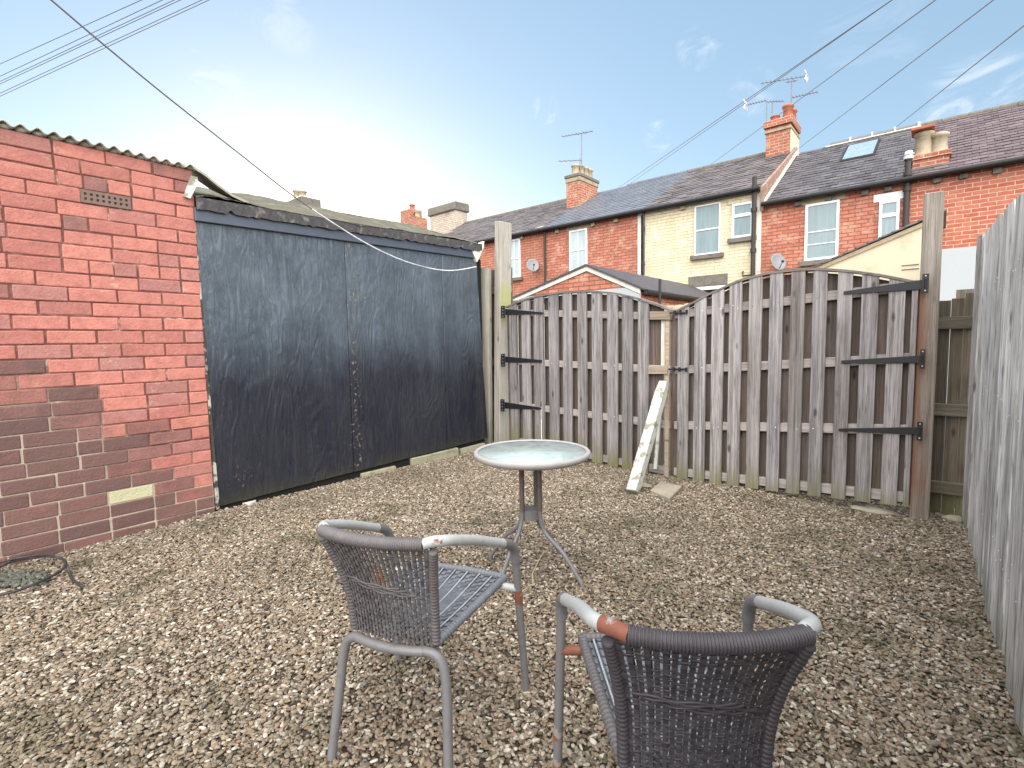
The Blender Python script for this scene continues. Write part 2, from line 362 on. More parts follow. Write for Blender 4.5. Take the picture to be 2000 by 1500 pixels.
def near_mortar():
    t = NT('wall_mortar'); v = t.coord((1, 1, 1), offs=False); x, y, z = t.xyz(v)[:3]
    n1 = t.noise(v, 9, 5); n2 = t.noise(v, 60, 4); nb = t.noise(v, 1.7, 3, 0.5)
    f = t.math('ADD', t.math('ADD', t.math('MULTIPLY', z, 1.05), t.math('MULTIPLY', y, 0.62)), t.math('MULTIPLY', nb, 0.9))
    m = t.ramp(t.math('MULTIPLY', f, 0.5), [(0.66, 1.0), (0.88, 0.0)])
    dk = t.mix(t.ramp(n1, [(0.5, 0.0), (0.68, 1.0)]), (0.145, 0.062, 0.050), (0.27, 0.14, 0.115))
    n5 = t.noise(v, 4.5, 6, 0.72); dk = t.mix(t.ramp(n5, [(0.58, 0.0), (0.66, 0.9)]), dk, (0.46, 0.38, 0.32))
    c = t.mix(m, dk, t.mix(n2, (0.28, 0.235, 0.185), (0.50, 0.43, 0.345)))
    t.bump(n2, 0.8, 0.005)
    return t.out(c, 0.95)
M['near_brick'] = near_brick(); M['near_mortar'] = near_mortar()

def panel_mat():
    t = NT('navy_gloss_paint'); v = t.coord((1, 1, 1), offs=False); z0_ = t.xyz(v)[2]
    gr = t.noise(t.coord((2, 13, 0.8), offs=False), 1.3, 5, 0.6, 1.1)
    wv = t.n('ShaderNodeTexWave'); wv.wave_type = 'BANDS'; wv.bands_direction = 'Y'
    wv.inputs['Scale'].default_value = 2.0; wv.inputs['Distortion'].default_value = 9.0; wv.inputs['Detail'].default_value = 3; wv.inputs['Detail Scale'].default_value = 0.8
    t.l(t.coord((1, 2.4, 0.55), offs=False), wv.inputs['Vector'])
    fine = t.noise(t.coord((30, 60, 3), offs=False), 1.0, 4)
    big = t.noise(t.coord((1, 1.6, 0.8), offs=False), 1.4, 5, 0.6)
    sp = t.noise(v, 26, 5, 0.75)
    c = t.mix(t.ramp(big, [(0.35, 0.0), (0.65, 1.0)]), (0.006, 0.008, 0.022), (0.017, 0.020, 0.032))
    sky_sheen = t.math('ADD', t.math('MULTIPLY', z0_, 0.5), t.math('MULTIPLY', t.noise(t.coord((1, 1.8, 1.0), offs=False), 1.7, 6, 0.66), 0.42))  # sky sheen painted into the colour: paler blue-grey towards the top, ragged edge
    c = t.mix(t.ramp(sky_sheen, [(0.68, 0.0), (0.92, 1.0)]), c, t.mix(t.ramp(t.math('ADD', t.math('MULTIPLY', gr, 0.15), t.math('MULTIPLY', t.noise(v, 2.6, 7, 0.7), 0.85)), [(0.36, 0.0), (0.62, 1.0)]), (0.040, 0.057, 0.080), (0.090, 0.118, 0.148)))
    c = t.mix(t.math('MULTIPLY', t.ramp(gr, [(0.5, 0.0), (0.7, 1.0)]), 0.35), c, (0.035, 0.040, 0.040))
    # bare flecks along the middle joint and the lower left corner
    x, y, z = t.xyz(v)[:3]
    def near(a, c_, w): return t.math('SUBTRACT', 1.0, t.math('DIVIDE', t.math('ABSOLUTE', t.math('SUBTRACT', a, c_)), w), True)
    band = t.math('MAXIMUM', near(y, -0.28, 0.16), t.math('MULTIPLY', near(y, -1.32, 0.16), near(z, 0.27, 0.32)))
    band = t.math('MAXIMUM', band, t.math('MULTIPLY', near(z, 1.68, 0.5), near(y, -0.25, 0.45)))
    fl = t.ramp(t.math('ADD', sp, t.math('MULTIPLY', band, 0.10)), [(0.66, 0.0), (0.675, 1.0)])
    c = t.mix(t.math('MULTIPLY', fl, band), c, t.mix(t.noise(v, 9, 2), (0.11, 0.05, 0.035), (0.42, 0.34, 0.28)))
    edge = t.ramp(t.math('ADD', t.math('MULTIPLY', z, 2.5), big), [(0.55, 0.6), (0.95, 0.0)])
    c = t.mix(edge, c, (0.055, 0.055, 0.030))
    h = t.math('ADD', t.math('ADD', t.math('MULTIPLY', t.math('SINE', t.math('MULTIPLY', t.noise(t.coord((1, 1.7, 0.55), offs=False), 1.5, 3, 0.5, 0.4), 85.0)), 0.10), t.math('MULTIPLY', gr, 0.28)), t.math('ADD', t.math('MULTIPLY', fine, 0.10), t.math('MULTIPLY', fl, -0.3)))
    cr = t.noise(t.coord((3.5, 10, 1.3), offs=False), 1.3, 7, 0.72, 1.8); wr = t.math('ABSOLUTE', t.math('SUBTRACT', cr, 0.5)); h = t.math('ADD', h, t.math('MULTIPLY', t.ramp(wr, [(0.0, 1.0), (0.05, 0.0)]), 0.18)); h = t.math('ADD', h, t.math('MULTIPLY', sp, 0.35))
    t.bump(h, 1.0, 0.016)
    t.b.inputs['Specular IOR Level'].default_value = 0.4; t.b.inputs['Coat Weight'].default_value = 0.45; t.b.inputs['Coat IOR'].default_value = 1.6; t.b.inputs['Coat Roughness'].default_value = 0.16
    return t.out(c, t.math('ADD', t.math('MULTIPLY', big, 0.25), 0.20))
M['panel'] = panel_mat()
M['fascia'] = plain('blue_grey_fascia', (0.060, 0.072, 0.10), 0.35, 0.15, 15, bump=0.2, spec=0.5)

def gravel_mat():
    t = NT('pebble'); 
    a = t.n('ShaderNodeAttribute', attribute_name='pcol', attribute_type='INSTANCER'); x = t.n('ShaderNodeSeparateColor'); t.l(a.outputs['Color'], x.inputs[0])
    c = t.ramp(x.outputs[0], [(0.0, (0.042, 0.032, 0.023)), (0.12, (0.109, 0.083, 0.058)), (0.28, (0.245, 0.189, 0.127)), (0.44, (0.173, 0.152, 0.123)),
                              (0.58, (0.313, 0.252, 0.180)), (0.72, (0.228, 0.144, 0.092)), (0.85, (0.355, 0.311, 0.242)), (1.0, (0.558, 0.519, 0.440))])
    geo = t.n('ShaderNodeNewGeometry'); pos = geo.outputs['Position']
    n1 = t.noise(pos, 1.1, 4, 0.6); n2 = t.noise(pos, 160, 3)
    moss = t.ramp(n1, [(0.50, 0.0), (0.72, 1.0)])
    c = t.mix(t.math('MULTIPLY', moss, 0.62), c, (0.095, 0.080, 0.045))
    n3 = t.noise(pos, 2.7, 6, 0.7)
    c = t.mix(t.math('MULTIPLY', t.ramp(n3, [(0.54, 0.0), (0.66, 1.0)]), 0.68), c, (0.062, 0.060, 0.028))
    c = t.mix(t.ramp(n2, [(0.4, 0.25), (0.65, 0.0)]), c, (0.10, 0.085, 0.065))
    return t.out(c, 0.65)
M['pebble'] = gravel_mat()
def soil_mat():
    t = NT('gravel_bed'); v = t.coord((1, 1, 1), offs=False)
    n = t.noise(v, 70, 5, 0.7); n2 = t.noise(v, 1.3, 4)
    c = t.mix(t.ramp(n, [(0.35, 0.0), (0.7, 1.0)]), (0.025, 0.020, 0.015), (0.10, 0.08, 0.058))
    c = t.mix(t.math('MULTIPLY', t.ramp(n2, [(0.5, 0.0), (0.7, 1.0)]), 0.5), c, (0.05, 0.048, 0.025))
    t.bump(n, 0.8, 0.01); return t.out(c, 0.95)
M['soil'] = soil_mat()
M['asphalt'] = plain('asphalt', (0.055, 0.054, 0.052), 0.95, 0.3, 80, bump=0.4)

# chair and table
def tube_mat(name, base, rustlo, rustcol=(0.11, 0.038, 0.022), scale=7):
    t = NT(name); v = t.coord((1, 1, 1)); n = t.noise(v, scale, 5, 0.6); n2 = t.noise(v, 45, 4)
    c = t.mix(n2, tuple(a * 0.85 for a in base), tuple(a * 1.12 for a in base))
    at = t.attr()
    r = t.ramp(t.math('ADD', n, t.math('MULTIPLY', at[2], 0.5)), [(rustlo, 0.0), (rustlo + 0.04, 1.0)])
    ch_ = t.ramp(t.noise(v, 22, 6, 0.75), [(0.58, 0.0), (0.66, 1.0)]); c = t.mix(t.math('MULTIPLY', ch_, 0.45), c, tuple(a * 0.5 for a in base))
    c = t.mix(r, c, t.mix(n2, rustcol, tuple(a * 1.9 for a in rustcol)))
    t.bump(t.math('ADD', n2, r), 0.3, 0.002); t.b.inputs['Specular IOR Level'].default_value = 0.45
    return t.out(c, t.math('ADD', t.math('MULTIPLY', r, 0.4), 0.38))
M['tube'] = tube_mat('grey_painted_tube', (0.155, 0.15, 0.156), 0.665)
M['tube_white'] = tube_mat('worn_white_tube', (0.40, 0.41, 0.405), 0.71)
M['tube_rust'] = tube_mat('rusty_tube', (0.27, 0.23, 0.21), 0.93, (0.125, 0.045, 0.028), 16)
M['tube_brown'] = tube_mat('brown_table_post', (0.115, 0.095, 0.09), 0.6, (0.075, 0.040, 0.032))
def wicker(name, c1, c2, freq=260.0):
    t = NT(name); v = t.coord((1, 1, 1), offs=False); at = t.attr(); n = t.noise(v, 25, 4)
    c = t.mix(at[0], c1, c2); c = t.mix(t.ramp(n, [(0.5, 0.0), (0.8, 0.5)]), c, tuple(a * 1.5 for a in c2))
    c = t.mix(t.math('MULTIPLY', at[2], 1.0), c, (0.16, 0.07, 0.05))
    t.bump(t.noise(v, 120, 3), 0.3, 0.002)
    t.b.inputs['Specular IOR Level'].default_value = 0.4
    return t.out(c, 0.5)
M['wicker'] = wicker('grey_wicker', (0.055, 0.050, 0.051), (0.135, 0.123, 0.126))
M['wicker_dark'] = wicker('dark_wicker', (0.030, 0.026, 0.030), (0.060, 0.053, 0.060))
M['seat_w'] = wicker('blue_grey_seat_weave', (0.10, 0.108, 0.122), (0.16, 0.168, 0.185))
M['seat_pale'] = wicker('pale_seat_weave', (0.27, 0.29, 0.31), (0.34, 0.36, 0.38))
M['table_glass'] = glass_mat('frosted_table_glass', (0.36, 0.44, 0.43), 0.22)
M['table_rim'] = plain('pale_grey_rim', (0.34, 0.33, 0.32), 0.5, 0.12, 20, dirt=(0.3, 0.27, 0.24), dirtscale=8, dirtlo=0.55, dirthi=0.8)

exec_order = []
# ------------------------------------------------------------------ setting: ground and gravel
g = MB()
g.add([(-300, -300, -0.06), (300, -300, -0.06), (300, 400, -0.06), (-300, 400, -0.06)], [(0, 1, 2, 3)])
tag(g.build('ground', M['asphalt']), kind='structure')
N = 60
def gh(x, y): return -0.012 + 0.012 * math.sin(1.9 * x + 0.7) * math.sin(2.3 * y) + 0.008 * math.sin(5.1 * x + 3.3 * y)
yard = (-4.22, 0.42, -1.6, 4.95)
g = MB(); vs = []; fs = []
for i in range(N + 1):
    for k in range(N + 1):
        x = lerp(yard[0], yard[1], i / N); y = lerp(yard[2], yard[3], k / N); vs.append((x, y, gh(x, y)))
for i in range(N):
    for k in range(N):
        a = i * (N + 1) + k; fs.append((a, a + N + 1, a + N + 2, a + 1))
g.add(vs, fs, (0.5, 0.5, 0), True)
tag(g.build('gravel_bed', M['soil']), kind='structure')
gm = MB(); sel = [(a) for a in fs if vs[a[0]][1] > -0.35]
gm.add([(p[0], p[1], p[2] + 0.003) for p in vs], sel, (0.5, 0.5, 0), True)
gv = gm.build('gravel', M['soil']); tag(gv, kind='stuff', label='loose brown, tan and grey pebbles covering the yard floor', cat='gravel')
ng = bpy.data.node_groups.new('pebbles', 'GeometryNodeTree')
ng.interface.new_socket('Geometry', in_out='INPUT', socket_type='NodeSocketGeometry')
ng.interface.new_socket('Geometry', in_out='OUTPUT', socket_type='NodeSocketGeometry')
def gn(ty, **kw):
    n = ng.nodes.new(ty)
    for k, v in kw.items(): setattr(n, k, v)
    return n
gi = gn('NodeGroupInput'); go = gn('NodeGroupOutput'); L = ng.links.new
ds = gn('GeometryNodeDistributePointsOnFaces'); ds.inputs['Density'].default_value = 10800; L(gi.outputs[0], ds.inputs['Mesh'])
g2i = gn('GeometryNodeGeometryToInstance')
for k in range(6):
    ic = gn('GeometryNodeMeshIcoSphere'); ic.inputs['Radius'].default_value = 1.0; ic.inputs['Subdivisions'].default_value = 3 if k < 3 else 2
    nz = gn('ShaderNodeTexNoise'); nz.inputs['Scale'].default_value = 0.85; nz.inputs['Detail'].default_value = 1.0
    po = gn('GeometryNodeInputPosition'); ad = gn('ShaderNodeVectorMath', operation='ADD'); ad.inputs[1].default_value = (k * 7.3, k * 3.1, 0)
    L(po.outputs[0], ad.inputs[0]); L(ad.outputs[0], nz.inputs['Vector'])
    sb = gn('ShaderNodeVectorMath', operation='SUBTRACT'); sb.inputs[1].default_value = (0.5, 0.5, 0.5); L(nz.outputs['Color'], sb.inputs[0])
    ml = gn('ShaderNodeVectorMath', operation='SCALE'); ml.inputs['Scale'].default_value = 0.95; L(sb.outputs[0], ml.inputs[0])
    sp = gn('GeometryNodeSetPosition'); L(ic.outputs[0], sp.inputs['Geometry']); L(ml.outputs[0], sp.inputs['Offset'])
    tr = gn('GeometryNodeTransform'); tr.inputs['Scale'].default_value = [(0.0125, 0.0085, 0.0052), (0.0135, 0.0075, 0.0055), (0.0105, 0.009, 0.006), (0.016, 0.0065, 0.0045), (0.011, 0.0095, 0.005), (0.0145, 0.009, 0.006)][k]
    L(sp.outputs[0], tr.inputs['Geometry'])
    ss = gn('GeometryNodeSetShadeSmooth'); L(tr.outputs[0], ss.inputs['Geometry'])
    sm = gn('GeometryNodeSetMaterial'); sm.inputs['Material'].default_value = M['pebble']; L(ss.outputs[0], sm.inputs['Geometry'])
    L(sm.outputs[0], g2i.inputs[0])
io = gn('GeometryNodeInstanceOnPoints'); L(ds.outputs['Points'], io.inputs['Points']); L(g2i.outputs[0], io.inputs['Instance'])
io.inputs['Pick Instance'].default_value = True
rv = gn('FunctionNodeRandomValue', data_type='FLOAT_VECTOR'); rv.inputs[0].default_value = (-0.38, -0.38, 0); rv.inputs[1].default_value = (0.38, 0.38, 6.283); rv.inputs['Seed'].default_value = 3
L(rv.outputs[0], io.inputs['Rotation'])
rs = gn('FunctionNodeRandomValue', data_type='FLOAT'); rs.inputs[2].default_value = 0.35; rs.inputs[3].default_value = 1.02; rs.inputs['Seed'].default_value = 5
L(rs.outputs[1], io.inputs['Scale'])
tri = gn('GeometryNodeTranslateInstances'); rz = gn('FunctionNodeRandomValue', data_type='FLOAT_VECTOR'); rz.inputs[0].default_value = (0, 0, -0.004); rz.inputs[1].default_value = (0, 0, 0.009); rz.inputs['Seed'].default_value = 9
L(io.outputs[0], tri.inputs['Instances']); L(rz.outputs[0], tri.inputs['Translation']); tri.inputs['Local Space'].default_value = False
st = gn('GeometryNodeStoreNamedAttribute', data_type='FLOAT_COLOR', domain='INSTANCE'); st.inputs['Name'].default_value = 'pcol'
rc = gn('FunctionNodeRandomValue', data_type='FLOAT_VECTOR'); rc.inputs['Seed'].default_value = 11
L(tri.outputs[0], st.inputs['Geometry'])
vc = [i for i in st.inputs if i.name == 'Value' and i.enabled]
L(rc.outputs[0], vc[0])
L(st.outputs[0], go.inputs[0])
md = gv.modifiers.new('pebbles', 'NODES'); md.node_group = ng

# ------------------------------------------------------------------ brick garage on the left
WX = -4.2
gar = thing('brick_garage', (WX, 0.2, 0), 'red brick garage wall with a corrugated roof edge along the left of the yard', 'garage')
b = MB(); CH, BL = 0.0890, 0.255
zr = 0.044 - CH; row = 0
while zr < 2.50:
    z0 = zr + 0.0035; z1 = min(zr + CH - 0.0035, 2.56)
    y = 1.462
    off = [BL, BL * 0.5][row % 2] if row % 5 else BL * 0.5
    first = True
    while y > -1.6:
        ln = BL if (row % 6 != 2 or R_.random() < 0.6) else BL * 0.5
        ln = off if first else ln * R_.uniform(0.97, 1.03)
        if not first and R_.random() < 0.07: ln = BL * 0.5
        first = False
        ya = y - ln + 0.0035; yb = y - 0.0035
        q = R_.uniform(-0.0025, 0.003)
        mid = (ya + yb) / 2
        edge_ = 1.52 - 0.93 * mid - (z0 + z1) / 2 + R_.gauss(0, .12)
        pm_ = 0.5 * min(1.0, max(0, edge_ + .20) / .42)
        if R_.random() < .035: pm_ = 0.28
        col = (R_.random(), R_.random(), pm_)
        vent = 2.19 < (z0 + z1) / 2 < 2.26 and 0.70 < mid < 1.18
        if abs((z0 + z1) / 2 - 0.262) < 0.043 and 0.82 < mid < 1.09: col = (0.5, 0.5, 1.0)
        if vent:
            if mid < 0.93 and ya < 0.80: b.box(WX - 0.05, WX + q, ya, 0.800, z0, z1, col)
            elif mid >= 0.93 and yb > 1.075: b.box(WX - 0.05, WX + q, 1.075, yb, z0, z1, col)
        else: b.box(WX - 0.05, WX + q, ya + R_.uniform(-.001, .004), yb - R_.uniform(-.001, .004), z0 + R_.uniform(-.002, .002), z1 + R_.uniform(-.002, .002), col, 0.0022)
        y -= ln
    zr += CH; row += 1
b.build('brick_face', M['near_brick'], gar, 0.006, 2)
b = MB(); b.box(WX - 2.9, WX - 0.0065, -1.62, 1.459, -0.1, 2.54); b.build('wall', M['near_mortar'], gar)
v = MB(); VZ0, VZ1 = 2.1845, 2.2645
v.box(WX - 0.05, WX - 0.010, 0.806, 1.068, VZ0, VZ1, (0.5, 0.5, 0))
for za, zb in ((VZ0, VZ0 + .017), (VZ1 - .017, VZ1), ((VZ0 + VZ1) / 2 - .007, (VZ0 + VZ1) / 2 + .007)): v.box(WX - 0.05, WX + 0.004, 0.806, 1.068, za, zb, (0.5, 0.5, 0))
for i in range(9):
    yy = 0.806 + i * (0.262 - .017) / 8
    for za, zb in ((VZ0 + .017, (VZ0 + VZ1) / 2 - .007), ((VZ0 + VZ1) / 2 + .007, VZ1 - .017)): v.box(WX - 0.05, WX + 0.0036, yy, yy + 0.017, za, zb, (0.5, 0.5, 0))
M['vent'] = plain('grey_clay_vent', (0.17, 0.12, 0.10), 0.9, 0.25, 40)
vo = v.build('air_vent', M['vent'], gar); vo['label'] = 'grey clay air brick with two rows of round holes'
h = MB(); h.box(WX - 0.05, WX - 0.0085, 0.822, 1.052, 2.202, 2.248); h.build('vent_opening', M['void'], vo)
# corrugated sheet
r = MB(); n = 330; per = 0.0735; vs = []; y0, y1 = -1.62, 1.475
for lay, dz in ((0, 0.0), (1, -0.007)):
    for k in range(n + 1):
        y = lerp(y0, y1, k / n); z = 2.558 + dz + 0.0135 * math.sin(2 * math.pi * (y - 0.02) / per) + 0.006 * math.sin(y * 3)
        for x, zz in ((WX + 0.035 + 0.006 * math.sin(y * 9), z), (WX - 2.9, z + 0.15)): vs.append((x, y, zz))
fs = []; o2 = (n + 1) * 2
for k in range(n):
    a = k * 2; fs.append((a, a + 1, a + 3, a + 2)); fs.append((o2 + a + 2, o2 + a + 3, o2 + a + 1, o2 + a)); fs.append((a, a + 2, o2 + a + 2, o2 + a))
r.add(vs, fs, (0.5, 0.5, 0), True); r.build('corrugated_roof', M['asbestos'], gar)
f = MB()                                                   # mortar packed under the corrugations
for k in range(42):
    y = 1.44 - k * per; f.blob((WX - 0.012, y, 2.552), 0.02, 0.032, 0.018)
f.build('mortar_filling', M['asbestos'], gar)
s = MB(); a = [gx(360, 383, WX + 0.03), gx(372, 388, WX + 0.03), gx(387, 358, WX + 0.03), gx(386, 346, WX + 0.03), gx(374, 343, WX + 0.03)]
s.poly(a, (-0.04, 0, 0)); tag(s.build('timber_stub', M['lichen_post']), 'short white painted timber stub nailed at the corner where garage meets black shed', 'timber')

# ------------------------------------------------------------------ black boarded shed
shed = thing('boarded_shed', (WX, 3.0, 0), 'low shed boarded over with glossy black-navy sheets under a mossy felt roof', 'shed')
ys = [1.497, 2.672, 3.86, 4.535]
for i in range(3):
    p = MB(); za, zb = lerp(0.04, 0.10, (ys[i] - 1.5) / 3), lerp(0.04, 0.10, (ys[i + 1] - 1.5) / 3)
    ya, yb = ys[i] + 0.003, ys[i + 1] - 0.003
    yt = 4.40 if i == 2 else yb
    yta = 1.452 if i == 0 else ya
    p.hexa([(WX - 0.02, ya, za), (WX, ya, za), (WX, yb, zb), (WX - 0.02, yb, zb), (WX - 0.02, yta, 2.20 + .02 * i), (WX, yta, 2.20 + .02 * i), (WX, yt, 2.22 + .02 * i), (WX - 0.02, yt, 2.22 + .02 * i)], (0.5, 0.5, 0))
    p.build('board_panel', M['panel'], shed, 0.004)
p = MB(); p.hexa([(WX - 0.05, 1.468, 0.02), (WX - 0.002, 1.468, 0.02), (WX - 0.002, 1.495, 0.02), (WX - 0.05, 1.495, 0.02), (WX - 0.05, 1.446, 2.24), (WX - 0.002, 1.446, 2.24), (WX - 0.002, 1.452, 2.24), (WX - 0.05, 1.452, 2.24)])
M['edge_strip'] = plain('flaky_edge', (0.05, 0.045, 0.04), 0.8, 0.4, 30, bump=0.5, dirt=(0.45, 0.42, 0.36), dirtscale=9, dirtlo=0.52, dirthi=0.6, dirtfac=0.9)
p.build('edge_strip', M['edge_strip'], shed)
p = MB(); p.box(WX - 2.2, WX - 0.025, 1.47, 4.5, -0.05, 2.24); p.build('wall', M['void'], shed)
p = MB(); p.hexa([(WX - 0.03, 1.444, 2.172), (WX + 0.03, 1.444, 2.172), (WX + 0.03, 4.37, 2.235), (WX - 0.03, 4.37, 2.235), (WX - 0.03, 1.444, 2.27), (WX + 0.03, 1.444, 2.27), (WX + 0.03, 4.37, 2.335), (WX - 0.03, 4.37, 2.335)], (0.5, 0.5, 0))
p.build('fascia_board', M['fascia'], shed, 0.004)
def rz(x, y): return 2.335 + (y - 1.44) * 0.022 + (WX + 0.06 - x) * 0.325
p = MB(); n = 90; vs = []; fs = []                            # ragged felt edge hanging over the fascia
for k in range(n + 1):
    y = lerp(1.448, 4.43, k / n); e = 0.006 * R_.uniform(-1, 1) + (0.02 if R_.random() < .06 else 0)
    vs += [(WX + 0.055 + 0.004 * R_.uniform(-1, 1), y, rz(WX + 0.06, y) - 0.083 + e), (WX + 0.062, y, rz(WX + 0.06, y)), (WX + 0.048, y, rz(WX + 0.06, y) - 0.083 + e), (WX + 0.046, y, rz(WX + 0.06, y) - 0.002)]
for k in range(n):
    a = k * 4; fs += [(a, a + 4, a + 5, a + 1), (a + 2, a + 3, a + 7, a + 6), (a, a + 2, a + 6, a + 4)]
p.add(vs, fs, (0.5, 0.5, 0)); p.build('felt_edge', M['felt'], shed)
p = MB(); nx, ny = 26, 60; vs = []; fs = []
for i in range(nx + 1):
    for k in range(ny + 1):
        x = lerp(WX + 0.066, -5.5, i / nx); y = lerp(1.45, 4.44 + 0.06 * i / nx, k / ny)
        wob = 0.010 * math.sin(x * 7 + y * 3.1) + 0.008 * math.sin(y * 8.3) + 0.006 * R_.uniform(-1, 1)
        vs.append((x, y, rz(x, y) + wob + 0.004))
for i in range(nx):
    for k in range(ny): a = i * (ny + 1) + k; fs.append((a, a + 1, a + ny + 2, a + ny + 1))
p.add(vs, fs, (0.5, 0.5, 0), True)
p.add([(-5.5, 1.45, rz(-5.5, 1.45)), (-5.5, 4.5, rz(-5.5, 4.5)), (-7.2, 4.5, 2.3), (-7.2, 1.45, 2.3)], [(0, 1, 2, 3)], (0.5, 0.5, 0))
p.add([(WX + 0.06, 4.44, rz(WX, 4.44) - 0.09), (WX + 0.06, 4.44, rz(WX + 0.06, 4.44)), (-5.5, 4.5, rz(-5.5, 4.5)), (-5.5, 4.5, 2.2)], [(0, 1, 2, 3)], (0.5, 0.5, 0))
p.build('felt_roof', M['felt_moss'], shed)
p = MB(); pts = [(1.455, 2.56), (1.52, 2.53), (1.60, 2.475), (1.70, 2.42), (1.82, 2.385)]   # felt dressed down from the garage roof
for (a, za), (c, zc) in zip(pts, pts[1:]): p.hexa([(-4.55, a, za + .10), (WX + 0.05, a, za - .03), (WX + 0.05, c, zc - .03), (-4.55, c, zc + .10), (-4.55, a, za + .12), (WX + 0.05, a, za - .012), (WX + 0.05, c, zc - .012), (-4.55, c, zc + .12)])
p.build('flashing', M['asbestos'], shed)
p = MB(); a = [gx(919, 482, WX + .04), gx(946, 471, WX + .04), gx(945, 484, WX + .04), gx(932, 512, WX + .04)]
p.poly(a, (-0.05, 0, 0)); p.build('bargeboard', M['trim_white'], shed)
for (ya, yb, z1) in ((2.75, 3.15, 0.028), (3.35, 4.02, 0.072), (4.06, 4.48, 0.05)):
    p = MB(); p.box(WX - 0.04, WX + 0.012, ya, yb, -0.04, z1, None, 0.008); p.build('plinth_stone', M['mossy_stone'], shed, 0.008)

# ------------------------------------------------------------------ gate wall: posts, leaves, fences
G0 = Vector((-4.0, 4.6, 0)); GU = Vector((3.9, -0.2, 0)).normalized(); GN = Vector((GU.y, -GU.x, 0))   # GN points to the camera side
if GN.y > 0: GN = -GN
def gw(u, d, z): return G0 + GU * u + GN * d + Vector((0, 0, z))
def gp(px, py, d=0.0):
    p = on(px, py, G0 + GN * d, GN); r_ = p - G0; return (r_.dot(GU), p.z)
def gbox(m, u0, u1, d0, d1, z0, z1, col=None, z0b=None, z1b=None):
    z0b = z0 if z0b is None else z0b; z1b = z1 if z1b is None else z1b
    m.hexa([gw(u0, d1, z0), gw(u1, d1, z0b), gw(u1, d0, z0b), gw(u0, d0, z0), gw(u0, d1, z1), gw(u1, d1, z1b), gw(u1, d0, z1b), gw(u0, d0, z1)], col)
# posts
lp = thing('gate_post', gw(-0.06, -0.05, 0), 'tall weathered timber gate post at the left, green algae on its side', 'gate post', 'timber gate posts')
m = MB(); m.hexa([gw(-.135, -.15, -.1), gw(-.135, .045, -.1), gw(-.035, .045, -.1), gw(-.035, -.15, -.1), gw(-.045, -.15, 2.67), gw(-.045, .045, 2.67), gw(.052, .045, 2.655), gw(.052, -.15, 2.655)])
m.build('post', M['post'], lp, 0.006)
rp = thing('gate_post', (-0.075, 4.45, 0), 'thick timber gate post at the right with rust stains running below its black hinges', 'gate post', 'timber gate posts')
m = MB(); m.box(-0.128, -0.022, 4.405, 4.51, -0.1, 2.185); m.build('post', M['post_rust'], rp, 0.006)

def leaf(name, loc, label, arch_px, botpts, fronts, rails, us, gapb=None, fm='gate'):
    t = thing(name, loc, label, 'gate', 'arched timber gate leaves')
    arch = [gp(x, y, 0.02) for x, y in arch_px]
    bot = botpts
    top = lambda u: interp(arch, u)
    bt = lambda u: interp(bot, u)
    m = MB()
    for (ua, ub) in fronts:
        m.hexa([gw(ua, 0, bt(ua)), gw(ub, 0, bt(ub)), gw(ub, .021, bt(ub)), gw(ua, .021, bt(ua)), gw(ua, 0, top(ua) - .02), gw(ub, 0, top(ub) - .02), gw(ub, .021, top(ub) - .02), gw(ua, .021, top(ua) - .02)][0:8])
        for (ra, rb) in rails:
            for q in (0.3, 0.7):
                if R_.random() < 0.6: m.blob(gw(lerp(ua, ub, q), .021, lerp(ra, rb, (ua - us[0]) / (us[1] - us[0])) + R_.uniform(-.02, .02)), .004, .003, .004, (0, 0, R_.choice([0, 0, 0, 1])), 6, 4)
    m.build('front_boards', M[fm], t, 0.003)
    m = MB()
    cs = [(fronts[i][1] + fronts[i + 1][0]) / 2 for i in range(len(fronts) - 1)] + (gapb or [])
    w_ = 0.074
    for c in cs:
        m.hexa([gw(c - w_, -.066, bt(c) + .0), gw(c + w_, -.066, bt(c)), gw(c + w_, -.046, bt(c)), gw(c - w_, -.046, bt(c)), gw(c - w_, -.066, top(c - w_) - .03), gw(c + w_, -.066, top(c + w_) - .03), gw(c + w_, -.046, top(c + w_) - .03), gw(c - w_, -.046, top(c - w_) - .03)])
    m.build('back_boards', M['gate_back'], t, 0.003)
    for (ra, rb) in rails:
        m = MB(); gbox(m, us[0] + .005, us[1] - .005, -.045, -.001, ra - .035, ra + .035, None, rb - .035, rb + .035); m.build('rail', M['gate_rail'], t, 0.003)
    m = MB(); gbox(m, us[0] + .005, us[1] - .005, -.045, -.002, bt(us[0]) + .02, bt(us[0]) + .09, None, bt(us[1]) + .02, bt(us[1]) + .09); m.build('rail', M['gate_rail'], t, 0.003)
    m = MB(); st = 40
    for k in range(st):
        ua, ub = lerp(us[0], us[1], k / st), lerp(us[0], us[1], (k + 1) / st)
        gbox(m, ua, ub, -.075, .028, top(ua) - .018, top(ua), (0.3, 0.4, 0), top(ub) - .018, top(ub))
    M['gate_cap'] = M.get('gate_cap') or wood('gate_cap_wood', (0.13, 0.115, 0.11), (0.23, 0.205, 0.19), axis='x')
    m.build('arched_capping', M['gate_cap'], t)
    return t
